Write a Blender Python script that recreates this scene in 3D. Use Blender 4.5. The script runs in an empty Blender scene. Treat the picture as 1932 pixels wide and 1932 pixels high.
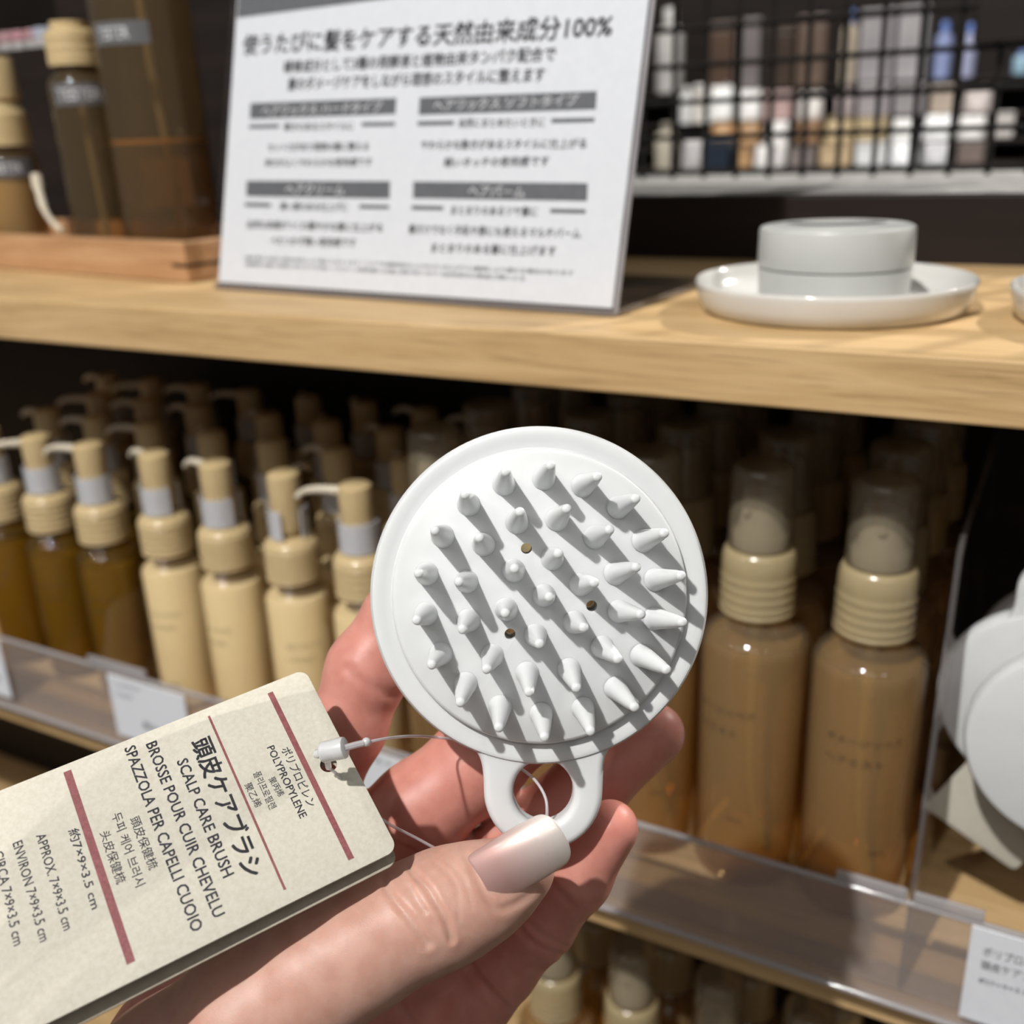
import bpy, bmesh, math, random
import numpy as np
from mathutils import Vector, Matrix
random.seed(7)
sc = bpy.context.scene
COL = sc.collection

# ------------------------------------------------------------------ camera (at the origin, shelf along X, into the shelf +Y)
PITCH, YAW, ROLL = [math.radians(a) for a in (20.5, 29.0, -2.25)]
FPX, CPX = 1932.0, 966.0
_fw = np.array([-math.sin(YAW), math.cos(YAW), 0]); _rt = np.array([math.cos(YAW), math.sin(YAW), 0]); _up = np.array([0, 0, 1.0])
_F = _fw*math.cos(PITCH) - _up*math.sin(PITCH); _U = _up*math.cos(PITCH) + _fw*math.sin(PITCH)
_R = _rt*math.cos(ROLL) + _U*math.sin(ROLL); _U = _U*math.cos(ROLL) - _rt*math.sin(ROLL)
CM = np.array([_R, -_U, _F])                      # world -> (right, down, forward)
cam = bpy.data.cameras.new('camera'); camo = bpy.data.objects.new('camera', cam); COL.objects.link(camo)
camo.matrix_world = Matrix(((_R[0], _U[0], -_F[0], 0), (_R[1], _U[1], -_F[1], 0), (_R[2], _U[2], -_F[2], 0), (0, 0, 0, 1)))
cam.sensor_width = 36; cam.lens = 36; cam.clip_start = 0.01; cam.clip_end = 50
cam.dof.use_dof = True; cam.dof.focus_distance = 0.203; cam.dof.aperture_fstop = 12.5; cam.dof.aperture_blades = 0
sc.camera = camo
sc.view_settings.view_transform = 'Standard'; sc.view_settings.look = 'None'
sc.view_settings.gamma = 1; sc.view_settings.use_curve_mapping = False
sc.view_settings.exposure = 0.12
sc.cycles.max_bounces = 8; sc.cycles.transparent_max_bounces = 16; sc.cycles.caustics_reflective = False; sc.cycles.caustics_refractive = False
sc.cycles.sample_clamp_indirect = 4

# ------------------------------------------------------------------ world and lamps
w = bpy.data.worlds.new('world'); sc.world = w; w.use_nodes = True
w.node_tree.nodes['Background'].inputs[0].default_value = (1.0, 0.99, 0.98, 1)
w.node_tree.nodes['Background'].inputs[1].default_value = 0.15

def aim(o, frm, to):
    o.location = frm
    o.rotation_euler = (Vector(to) - Vector(frm)).to_track_quat('-Z', 'Y').to_euler()

def spot(name, frm, to, watts, deg, rad, col=(1, .96, .9), blend=.3):
    l = bpy.data.lights.new(name, 'SPOT'); l.energy = watts; l.spot_size = math.radians(deg); l.spot_blend = blend
    l.shadow_soft_size = rad; l.color = col
    o = bpy.data.objects.new(name, l); COL.objects.link(o); aim(o, frm, to); return o

def area(name, frm, to, watts, sx, sy, col=(1, .97, .93)):
    l = bpy.data.lights.new(name, 'AREA'); l.energy = watts; l.shape = 'RECTANGLE'; l.size = sx; l.size_y = sy; l.color = col
    o = bpy.data.objects.new(name, l); COL.objects.link(o); aim(o, frm, to); return o

spot('ceiling_spot', (-0.26, -0.90, 1.45), (-0.14, 0.27, -0.12), 156, 60, 0.022, (1, .98, .955))
spot('ceiling_spot', (-1.5, -0.9, 1.35), (-0.35, 0.33, -0.15), 8, 60, 0.03)
spot('ceiling_spot', (1.1, -1.0, 1.35), (-0.05, 0.35, -0.15), 8, 60, 0.03)
area('front_fill', (-0.3, -1.5, 1.45), (-0.2, 0.3, -0.05), 6, 2.0, .5, (1, .98, .96))  # unseen fill added to brighten shelf fronts and brush shadows
spot('aisle_spot', (0.75, 1.75, 1.0), (0.07, 0.61, -0.03), 150, 22, 0.012)
area('aisle_panel', (-0.45, 1.15, 0.80), (-0.45, 1.9, 0.12), 12, 1.8, .25)

# ------------------------------------------------------------------ helpers
def ray(x, y):
    return CM.T @ np.array([(x-CPX)/FPX, (y-CPX)/FPX, 1.0])
def hitz(x, y, z):
    v = ray(x, y); return v*(z/v[2])
def hity(x, y, Y):
    v = ray(x, y); return v*(Y/v[1])
def at(x, y, d):                                     # point seen at (x, y), d metres in front of the lens
    return ray(x, y)*d

def tag(o, label=None, cat=None, group=None, kind=None):
    if label: o['label'] = label
    if cat: o['category'] = cat
    if group: o['group'] = group
    if kind: o['kind'] = kind
    return o
def thing(name, label, cat, loc=(0, 0, 0), rotz=0, group=None):
    o = bpy.data.objects.new(name, None); COL.objects.link(o); o.empty_display_size = .02
    o.location = loc; o.rotation_euler = (0, 0, rotz)
    return tag(o, label, cat, group)
def obj_from_mesh(name, me, mats, parent=None, smooth=True, angle=40):
    if not isinstance(mats, (list, tuple)): mats = [mats]
    for m in mats: me.materials.append(m)
    o = bpy.data.objects.new(name, me); COL.objects.link(o)
    if smooth:
        me.polygons.foreach_set('use_smooth', [True]*len(me.polygons))
        try: me.set_sharp_from_angle(angle=math.radians(angle))
        except Exception: pass
    if parent: o.parent = parent
    return o
def obj(name, bm, mats, parent=None, smooth=True, angle=40):
    me = bpy.data.meshes.new(name); bm.normal_update(); bm.to_mesh(me); bm.free()
    return obj_from_mesh(name, me, mats, parent, smooth, angle)
def dup(root, loc, rotz, label, group=None):
    r = root.copy(); COL.objects.link(r); r.location = loc; r.rotation_euler = (0, 0, rotz); r['label'] = label
    if group: r['group'] = group
    for ch in list(root.children):
        c = ch.copy(); COL.objects.link(c); c.parent = r
        for g in list(ch.children):
            d = g.copy(); COL.objects.link(d); d.parent = c
    return r

def box(bm, x0, x1, y0, y1, z0, z1, bev=0, seg=2, mi=0):
    r = bmesh.ops.create_cube(bm, size=1)
    vs = r['verts']
    for v in vs:
        v.co = Vector(((x0+x1)/2 + v.co.x*(x1-x0), (y0+y1)/2 + v.co.y*(y1-y0), (z0+z1)/2 + v.co.z*(z1-z0)))
    fs = set(f for v in vs for f in v.link_faces)
    for f in fs: f.material_index = mi
    if bev:
        es = list(set(e for v in vs for e in v.link_edges))
        bmesh.ops.bevel(bm, geom=es, offset=bev, segments=seg, profile=.5, affect='EDGES')
def lathe(bm, prof, segs=40, cx=0, cy=0, mi=0, rx=1, ry=1):
    rings = []
    for r, z in prof:
        if r < 1e-7: rings.append([bm.verts.new((cx, cy, z))])
        else: rings.append([bm.verts.new((cx+rx*r*math.cos(2*math.pi*i/segs), cy+ry*r*math.sin(2*math.pi*i/segs), z)) for i in range(segs)])
    for a, b in zip(rings, rings[1:]):
        for i in range(segs):
            j = (i+1) % segs
            if len(a) == 1 and len(b) == 1: continue
            if len(a) == 1: f = bm.faces.new((a[0], b[j], b[i]))
            elif len(b) == 1: f = bm.faces.new((a[i], a[j], b[0]))
            else: f = bm.faces.new((a[i], a[j], b[j], b[i]))
            f.material_index = mi
def tube(bm, pts, rad, segs=12, cap=True, mi=0):
    pts = [Vector(p) for p in pts]; n = len(pts)
    rads = rad if isinstance(rad, (list, tuple)) else [rad]*n
    t0 = (pts[1]-pts[0]).normalized()
    a = Vector((0, 0, 1)) if abs(t0.z) < .9 else Vector((1, 0, 0))
    nrm = t0.cross(a).normalized(); rings = []
    for i, p in enumerate(pts):
        t = (pts[min(i+1, n-1)]-pts[max(i-1, 0)]).normalized()
        nrm = (nrm - t*nrm.dot(t)).normalized(); b = t.cross(nrm)
        rings.append([bm.verts.new(p + (nrm*math.cos(2*math.pi*k/segs)+b*math.sin(2*math.pi*k/segs))*rads[i]) for k in range(segs)])
    for r0, r1 in zip(rings, rings[1:]):
        for k in range(segs):
            f = bm.faces.new((r0[k], r0[(k+1) % segs], r1[(k+1) % segs], r1[k])); f.material_index = mi
    if cap:
        bm.faces.new(list(reversed(rings[0]))).material_index = mi; bm.faces.new(rings[-1]).material_index = mi
def catmull(pts, n=8):
    P = [np.array(p, float) for p in pts]; P = [2*P[0]-P[1]] + P + [2*P[-1]-P[-2]]; out = []
    for i in range(1, len(P)-2):
        for k in range(n):
            t = k/n
            out.append(.5*((2*P[i]) + (-P[i-1]+P[i+1])*t + (2*P[i-1]-5*P[i]+4*P[i+1]-P[i+2])*t*t + (-P[i-1]+3*P[i]-3*P[i+1]+P[i+2])*t**3))
    out.append(P[-2]); return out

def mesh_of(ob):
    COL.objects.link(ob); dg = bpy.context.evaluated_depsgraph_get(); dg.update()
    me = bpy.data.meshes.new_from_object(ob.evaluated_get(dg)); bpy.data.objects.remove(ob); return me
def shape2d(loops, thick, bevel=0.0, bres=2):         # filled outline with holes, in XY, thickness along Z, centred
    cu = bpy.data.curves.new('outline', 'CURVE'); cu.dimensions = '2D'; cu.fill_mode = 'BOTH'
    cu.extrude = max(thick/2-bevel, 1e-6); cu.bevel_depth = bevel; cu.bevel_resolution = bres; cu.offset = -bevel
    for lp in loops:
        s = cu.splines.new('POLY'); s.points.add(len(lp)-1); s.use_cyclic_u = True
        for p, q in zip(s.points, lp): p.co = (q[0], q[1], 0, 1)
    me = mesh_of(bpy.data.objects.new('outline', cu))
    bm = bmesh.new(); bm.from_mesh(me); bpy.data.meshes.remove(me)
    bmesh.ops.remove_doubles(bm, verts=bm.verts, dist=1e-6); return bm

_tc = {}
def text_geo(s, bold=0.0):                            # glyph outlines of one line: verts (n,2), faces, (x0,x1,y0,y1)
    k = s
    if k not in _tc:
        cu = bpy.data.curves.new('line', 'FONT'); cu.body = s; cu.size = 1; cu.resolution_u = 2
        me = mesh_of(bpy.data.objects.new('line', cu))
        v = np.array([q.co[:] for q in me.vertices]); f = [tuple(p.vertices) for p in me.polygons]
        bpy.data.meshes.remove(me)
        _tc[k] = (v[:, :2], f, (v[:, 0].min(), v[:, 0].max(), v[:, 1].min(), v[:, 1].max()))
    return _tc[k]
def put_text(bm, s, a, b, h, fn, bold=0.0, mi=0):     # centre line from a to b in the sheet's own (u, v); fn maps (u, v) to space
    v, f, (x0, x1, y0, y1) = text_geo(s, bold)
    a = np.array(a, float); b = np.array(b, float); d = b-a; L = np.linalg.norm(d); d /= L; n = np.array([-d[1], d[0]])
    sx = L/(x1-x0); sy = h/(y1-y0); ym = (y0+y1)/2
    o = bold*.7
    for ox, oy in ([(0, 0)] if bold < .004 else [(-o, -o), (o, -o), (o, o), (-o, o)]):
        vs = [bm.verts.new(fn(*(a + d*(q[0]-x0+ox)*sx + n*(q[1]-ym+oy)*sy))) for q in v]
        for q in f:
            try: bm.faces.new([vs[i] for i in q]).material_index = mi
            except ValueError: pass
def put_quad(bm, pts, fn, mi=0):
    bm.faces.new([bm.verts.new(fn(*p)) for p in pts]).material_index = mi

# ------------------------------------------------------------------ materials
def principled(name, col, rough=.5, metal=0, spec=.5, coat=0, sss=0, sssr=(1, .4, .25), ssss=.003, alpha=1, trans=0, ior=1.45):
    m = bpy.data.materials.new(name); m.use_nodes = True; b = m.node_tree.nodes['Principled BSDF']
    b.inputs['Base Color'].default_value = (*col, 1); b.inputs['Roughness'].default_value = rough; b.inputs['Metallic'].default_value = metal
    b.inputs['Specular IOR Level'].default_value = spec; b.inputs['Coat Weight'].default_value = coat; b.inputs['Coat Roughness'].default_value = .08
    b.inputs['Subsurface Weight'].default_value = sss; b.inputs['Subsurface Radius'].default_value = sssr; b.inputs['Subsurface Scale'].default_value = ssss
    b.inputs['Transmission Weight'].default_value = trans; b.inputs['IOR'].default_value = ior
    return m
def nodes(m): return m.node_tree.nodes, m.node_tree.links, m.node_tree.nodes['Principled BSDF']
def noise_color(m, c1, c2, scale=(1, 1, 1), detail=4, rough=.6, bump=0, bscale=None, lo=.35, hi=.65, dist=0.0):
    N, L, b = nodes(m); tc = N.new('ShaderNodeTexCoord'); mp = N.new('ShaderNodeMapping'); mp.inputs['Scale'].default_value = scale
    nz = N.new('ShaderNodeTexNoise'); nz.inputs['Scale'].default_value = 1; nz.inputs['Detail'].default_value = detail; nz.inputs['Roughness'].default_value = rough
    nz.inputs['Distortion'].default_value = dist
    cr = N.new('ShaderNodeValToRGB'); cr.color_ramp.elements[0].position = lo; cr.color_ramp.elements[1].position = hi
    cr.color_ramp.elements[0].color = (*c1, 1); cr.color_ramp.elements[1].color = (*c2, 1)
    L.new(tc.outputs['Object'], mp.inputs['Vector']); L.new(mp.outputs[0], nz.inputs['Vector']); L.new(nz.outputs['Fac'], cr.inputs[0]); L.new(cr.outputs[0], b.inputs['Base Color'])
    if bump:
        bp = N.new('ShaderNodeBump'); bp.inputs['Strength'].default_value = bump; bp.inputs['Distance'].default_value = .0004
        if bscale:
            n2 = N.new('ShaderNodeTexNoise'); n2.inputs['Scale'].default_value = bscale; n2.inputs['Detail'].default_value = 3
            L.new(tc.outputs['Object'], n2.inputs['Vector']); L.new(n2.outputs['Fac'], bp.inputs['Height'])
        else: L.new(nz.outputs['Fac'], bp.inputs['Height'])
        L.new(bp.outputs[0], b.inputs['Normal'])
    return m
def clear(name, tint, solid, fac, rough=.12, spec=.5, coat=0):     # tinted see-through plastic: part passes straight through
    m = principled(name, solid, rough, spec=spec, coat=coat); N, L, b = nodes(m); out = N['Material Output']
    t = N.new('ShaderNodeBsdfTransparent'); t.inputs[0].default_value = (*tint, 1)
    mx = N.new('ShaderNodeMixShader'); mx.inputs[0].default_value = fac
    L.new(t.outputs[0], mx.inputs[1]); L.new(b.outputs[0], mx.inputs[2])
    g = N.new('ShaderNodeBsdfGlossy'); g.inputs['Roughness'].default_value = rough
    ge = N.new('ShaderNodeNewGeometry'); dt = N.new('ShaderNodeVectorMath'); dt.operation = 'DOT_PRODUCT'
    L.new(ge.outputs['Normal'], dt.inputs[0]); L.new(ge.outputs['Incoming'], dt.inputs[1])
    def mth(op, a, b=None):
        q = N.new('ShaderNodeMath'); q.operation = op; L.new(a, q.inputs[0])
        if b is not None: q.inputs[1].default_value = b
        return q.outputs[0]
    sb_ = N.new('ShaderNodeMath'); sb_.operation = 'SUBTRACT'; sb_.inputs[0].default_value = 1; L.new(mth('ABSOLUTE', dt.outputs['Value']), sb_.inputs[1])
    fr = mth('ADD', mth('MULTIPLY', mth('POWER', sb_.outputs[0], 5), .9), .035)
    m2 = N.new('ShaderNodeMixShader'); L.new(fr, m2.inputs[0]); L.new(mx.outputs[0], m2.inputs[1]); L.new(g.outputs[0], m2.inputs[2])
    L.new(m2.outputs[0], out.inputs['Surface']); return m
def wood(name, c_dark, c_mid, c_light, rough=.5):
    m = principled(name, c_mid, rough, spec=.3); N, L, b = nodes(m)
    tc = N.new('ShaderNodeTexCoord'); mp = N.new('ShaderNodeMapping'); mp.inputs['Scale'].default_value = (7, 60, 110)
    n1 = N.new('ShaderNodeTexNoise'); n1.inputs['Scale'].default_value = 1.6; n1.inputs['Detail'].default_value = 6; n1.inputs['Roughness'].default_value = .65; n1.inputs['Distortion'].default_value = .6
    cr = N.new('ShaderNodeValToRGB'); e = cr.color_ramp.elements; e[0].position = .30; e[0].color = (*c_dark, 1); e[1].position = .68; e[1].color = (*c_light, 1)
    k = e.new(.46); k.color = (*c_mid, 1)
    mp2 = N.new('ShaderNodeMapping'); mp2.inputs['Scale'].default_value = (28, 420, 900)
    n2 = N.new('ShaderNodeTexNoise'); n2.inputs['Scale'].default_value = 1; n2.inputs['Detail'].default_value = 2
    c2 = N.new('ShaderNodeValToRGB'); c2.color_ramp.elements[0].position = .30; c2.color_ramp.elements[0].color = (.55, .5, .45, 1); c2.color_ramp.elements[1].position = .42; c2.color_ramp.elements[1].color = (1, 1, 1, 1)
    mx = N.new('ShaderNodeMix'); mx.data_type = 'RGBA'; mx.blend_type = 'MULTIPLY'; mx.inputs[0].default_value = .55
    L.new(tc.outputs['Object'], mp.inputs[0]); L.new(mp.outputs[0], n1.inputs['Vector']); L.new(n1.outputs['Fac'], cr.inputs[0])
    L.new(tc.outputs['Object'], mp2.inputs[0]); L.new(mp2.outputs[0], n2.inputs['Vector']); L.new(n2.outputs['Fac'], c2.inputs[0])
    L.new(cr.outputs[0], mx.inputs['A']); L.new(c2.outputs[0], mx.inputs['B']); L.new(mx.outputs['Result'], b.inputs['Base Color'])
    return m
M_OAK = wood('oak_laminate', (.41, .262, .118), (.53, .352, .168), (.63, .435, .225))
M_TRAY = wood('reddish_wood', (.33, .17, .08), (.45, .25, .125), (.55, .34, .185), .4)
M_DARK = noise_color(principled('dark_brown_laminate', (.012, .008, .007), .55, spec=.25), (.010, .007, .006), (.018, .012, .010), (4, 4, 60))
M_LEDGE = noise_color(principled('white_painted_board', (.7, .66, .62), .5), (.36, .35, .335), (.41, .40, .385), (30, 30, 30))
M_WIRE = noise_color(principled('black_wire', (.01, .009, .008), .75, spec=.15), (.008, .007, .006), (.014, .012, .011), (200, 200, 200))
M_ACRYL = clear('clear_acrylic', (.93, .91, .90), (.5, .46, .44), .10, .06)
M_THIN = clear('very_clear_acrylic', (.98, .97, .96), (.5, .48, .46), .02, .04)
M_ACRYL2 = clear('clear_acrylic_stand', (.80, .79, .79), (.30, .28, .28), .14, .05)
M_AEDGE = clear('acrylic_edge', (.75, .74, .76), (.55, .53, .54), .5, .1)
M_PAPER = noise_color(principled('white_paper', (.86, .87, .89), .35, spec=.4), (.70, .72, .76), (.73, .75, .785), (300, 300, 300))
M_CARD = noise_color(principled('kraft_card', (.78, .73, .60), .8, spec=.2), (.49, .457, .372), (.565, .538, .458), (1100, 1100, 1100), 5, .7, .25, None, .28, .62)
M_CARDSHADE = noise_color(principled('kraft_card_shaded', (.5, .44, .34), .85, spec=.2), (.36, .32, .25), (.42, .37, .30), (500, 500, 500))  # same card, with the back leaf's shade put into a darker tone
M_INK = noise_color(principled('dark_ink', (.05, .05, .055), .6), (.04, .04, .045), (.065, .062, .068), (900, 900, 900))
M_INK2 = noise_color(principled('slate_ink', (.085, .08, .095), .6), (.07, .065, .08), (.10, .095, .11), (900, 900, 900))
M_GREY = noise_color(principled('grey_print', (.115, .12, .13), .5), (.11, .115, .125), (.125, .13, .14), (300, 300, 300))
M_RED = noise_color(principled('dark_red_print', (.20, .05, .055), .6), (.17, .04, .045), (.27, .09, .09), (1500, 1500, 1500), 4, .7, 0, None, .3, .75)
M_WHITEINK = principled('white_print', (.8, .8, .82), .5)
M_PP = noise_color(principled('white_plastic', (.80, .81, .80), .38, spec=.45, sss=.45, sssr=(1, 1, 1), ssss=.0016), (.655, .668, .668), (.67, .683, .683), (90, 90, 90), 2)
M_CERAM = noise_color(principled('white_ceramic', (.68, .66, .61), .12, spec=.6), (.60, .59, .56), (.63, .62, .585), (40, 40, 40))
M_JAR = noise_color(principled('white_jar_plastic', (.70, .70, .66), .3), (.49, .495, .475), (.505, .51, .49), (60, 60, 60))
M_NYLON = clear('clear_nylon', (.9, .88, .9), (.75, .72, .74), .5, .15)
M_LOCK = clear('frosted_nylon', (.9, .9, .9), (.72, .72, .72), .72, .25)
M_BEIGE = noise_color(principled('beige_pump_plastic', (.50, .38, .205), .33, spec=.5, sss=.15, sssr=(1, .8, .5), ssss=.002, coat=.3), (.53, .40, .21), (.57, .435, .235), (60, 60, 200))
M_SPOUT = principled('pale_spout_plastic', (.62, .55, .43), .3)
M_CLIP = clear('clear_clip', (.92, .93, .95), (.80, .81, .85), .5, .12)
M_AMBER = clear('amber_shell', (.98, .93, .82), (.55, .43, .24), .10, .05)
M_OILSHELL = clear('amber_oil_shell', (.78, .60, .26), (.20, .12, .02), .25, .05)
M_OIL = clear('golden_oil', (.72, .56, .10), (.42, .31, .02), .55, .2)
M_CREAM = noise_color(principled('cream_lotion', (.78, .66, .45), .35), (.86, .74, .51), (.89, .77, .54), (40, 40, 40))
M_MIST = clear('honey_shell', (.90, .78, .55), (.54, .43, .28), .14, .06)
M_LIQ = clear('honey_liquid', (.90, .77, .50), (.68, .49, .22), .25, .3)
M_CAPCLEAR = clear('hazy_cap', (.88, .83, .73), (.42, .36, .25), .28, .12)
M_NOZZLE = clear('hazy_white_plastic', (.8, .8, .78), (.50, .47, .40), .7, .3)
M_COLLAR = clear('honey_collar', (.82, .70, .48), (.48, .385, .215), .75, .2)
M_TUBE = clear('dip_tube', (.9, .88, .82), (.46, .39, .26), .6, .25)
M_PRINT = clear('faint_print', (.45, .38, .28), (.06, .05, .04), .8, .5)
M_LABEL = noise_color(principled('grey_label', (.12, .12, .125), .4), (.115, .115, .12), (.13, .13, .135), (80, 80, 80))
M_FLOOR = noise_color(principled('shop_floor', (.22, .17, .12), .5), (.18, .135, .095), (.26, .2, .145), (2, 14, 1))
M_WALL = noise_color(principled('dim_wall', (.05, .035, .028), .7), (.045, .03, .025), (.06, .042, .034), (3, 3, 3))

# ------------------------------------------------------------------ the setting
Y0 = 0.30
Z_UP, Z_UPB = -0.0628, -0.0815            # upper board: top, underside
Z_LO, Z_LOB = -0.2841, -0.3005            # middle board
Z_BT = -0.540                             # lowest board, top
YB = 0.495
XL, XR = -1.25, 0.30
bm = bmesh.new(); box(bm, -9, 6, -2.5, 4, -1.25, -1.2); tag(obj('floor', bm, M_FLOOR, smooth=False), kind='structure')
bm = bmesh.new(); box(bm, -9, 6, 3.2, 3.3, -1.2, 1.8); tag(obj('wall_back', bm, M_WALL, smooth=False), kind='structure')

unit = thing('shelving_unit', 'oak shelving unit with dark brown back holding the pump and mist bottles', 'shelving unit', (0, 0, -1.2))
def upart(name, bx, mat, bev=.0008):
    bm = bmesh.new(); box(bm, bx[0], bx[1], bx[2], bx[3], bx[4]+1.2, bx[5]+1.2, bev); return obj(name, bm, mat, unit, smooth=False)
upart('shelf_board', (XL, XR, Y0, YB, Z_UPB, Z_UP), M_OAK)
upart('shelf_board', (XL, XR, Y0, YB, Z_LOB, Z_LO), M_OAK)
upart('shelf_board', (XL, XR, Y0, YB, Z_BT-.02, Z_BT), M_OAK)
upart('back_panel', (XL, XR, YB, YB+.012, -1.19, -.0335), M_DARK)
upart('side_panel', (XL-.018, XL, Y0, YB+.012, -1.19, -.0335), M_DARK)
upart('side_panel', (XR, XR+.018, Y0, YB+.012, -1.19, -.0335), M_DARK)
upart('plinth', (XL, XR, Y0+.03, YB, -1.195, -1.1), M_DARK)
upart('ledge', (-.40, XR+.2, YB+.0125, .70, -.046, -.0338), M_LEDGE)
ZPK = float(hity(50, 99, .53)[2])
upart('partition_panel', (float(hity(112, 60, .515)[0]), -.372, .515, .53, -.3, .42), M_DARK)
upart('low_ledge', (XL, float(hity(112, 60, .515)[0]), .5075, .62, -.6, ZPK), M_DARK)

# wire grid standing on the ledge
bm = bmesh.new(); gy = .655; x0, x1, z0, z1 = -.40, .30, -.0335, .26; p = .0205
for i in range(int((x1-x0)/p)+1):
    x = x0+i*p; tube(bm, [(x, gy, z0), (x, gy, z1)], .0017, 8)
for i in range(int((z1-z0)/p)+1):
    z = z0+.004+i*p; tube(bm, [(x0, gy-.0025, z), (x1, gy-.0025, z)], .0017, 8)
tag(obj('wire_grid', bm, M_WIRE), 'black wire grid panel standing on the pale ledge behind the shelf', 'wire grid')

# ------------------------------------------------------------------ acrylic rail, dividers, price cards on the middle board
bm = bmesh.new(); rx0, rx1 = -1.1, .28
box(bm, rx0, rx1, .2965, .2990, -.2850, -.2447, .0006)
box(bm, rx0, rx1, .2990, .3100, -.2840, -.2822, .0005)
box(bm, rx0, rx1, .2925, .2965, -.2850, -.2833, .0006)
rail = obj('shelf_rail', bm, clear('rail_acrylic', (.93, .91, .90), (.62, .55, .51), .20, .05), smooth=False); tag(rail, 'clear acrylic rail along the front edge of the middle shelf', 'shelf rail')
bm = bmesh.new()
tube(bm, [(rx0, .29775, -.2447), (rx1, .29775, -.2447)], .0011, 10); tube(bm, [(rx0, .2926, -.2842), (rx1, .2926, -.2842)], .0012, 10)
obj('rail_edge', bm, M_AEDGE, rail)
for a, b in ((-.0445, -.0215), (-.0195, .002), (-.412, -.372)):
    bm = bmesh.new(); box(bm, a, b, .2968, .2988, -.2440, -.2395, .0006); obj('rail_tab', bm, M_AEDGE, rail)
def divider(x, label):
    pr = [(.3005, -.2838), (.3265, -.131), (.332, -.128), (.492, -.128), (.492, -.2838)] if x > -.1 else [(.3005, -.2838), (.3180, -.225), (.3240, -.222), (.492, -.222), (.492, -.2838)]
    bm = bmesh.new(); fs = []
    for s in (-.001, .001): fs.append([bm.verts.new((x+s, y, z)) for y, z in pr])
    bm.faces.new(fs[0]); bm.faces.new(list(reversed(fs[1])))
    for i in range(5):
        j = (i+1) % 5; bm.faces.new((fs[0][j], fs[0][i], fs[1][i], fs[1][j]))
    bmesh.ops.recalc_face_normals(bm, faces=bm.faces)
    d = obj('shelf_divider', bm, M_ACRYL if x > -.1 else M_THIN, smooth=False); tag(d, label, 'divider')
    bm = bmesh.new(); tube(bm, [(x, y, z) for y, z in (pr[:2] if x < -.1 else pr[:4])], .0007 if x < -.1 else .0009, 10); obj('polished_edge', bm, M_THIN if x < -.1 else M_ACRYL2, d)
divider(-.0205, 'clear acrylic divider right of the two front mist bottles')
divider(-.4165, 'clear acrylic divider between golden oil bottles and cream bottles')
divider(-.2490, 'clear acrylic divider between cream bottles and mist bottles, behind the brush')

def price_card(x0, x1, label, lines, z0=-.2800, z1=-.2452):
    bm = bmesh.new(); box(bm, x0, x1, .2946, .2954, z0, z1, .0002)
    c = obj('price_card', bm, M_PAPER, smooth=False); tag(c, label, 'price card', 'price cards on the shelf rail')
    bm = bmesh.new(); fn = lambda u, v: (x0+u, .2944, z0+v)
    for t, a, b, h, mi in lines: put_text(bm, t, a, b, h, fn, mi=mi)
    obj('lettering', bm, [M_INK2, M_INK], c, smooth=False); return c
price_card(-.3965, -.3445, 'white price card on the rail below the first cream bottles', [
    ('ヘアケア', (.004, .0305), (.022, .0305), .003, 0), ('ミルク', (.004, .025), (.016, .025), .003, 0), ('税込 790円', (.020, .011), (.046, .011), .0045, 0), ('100mL', (.024, .005), (.038, .005), .003, 0)])
price_card(-.534, -.4785, 'white price card cut by the left picture edge, on the rail below oil bottles', [
    ('ヘアオイル', (.004, .0305), (.024, .0305), .003, 0), ('税込 790円', (.024, .011), (.050, .011), .0045, 0)])
price_card(-.2555, -.2035, 'white price card on the rail glimpsed between the index and middle fingers', [
    ('ヘアミスト', (.004, .0315), (.030, .0315), .003, 0), ('税込 790円', (.020, .011), (.046, .011), .0045, 0)])
price_card(-.0012, .0540, 'white price card at the right end of the rail, naming the scalp brush', [
    ('ポリプロピレン', (.0042, .0295), (.0245, .0305), .0036, 1), ('頭皮ケアブラシ', (.0042, .0240), (.0245, .0250), .0036, 1), ('約7×9×3.5cm', (.0042, .0175), (.0225, .0185), .0023, 0)], z0=-.2815, z1=-.2438)

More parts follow.
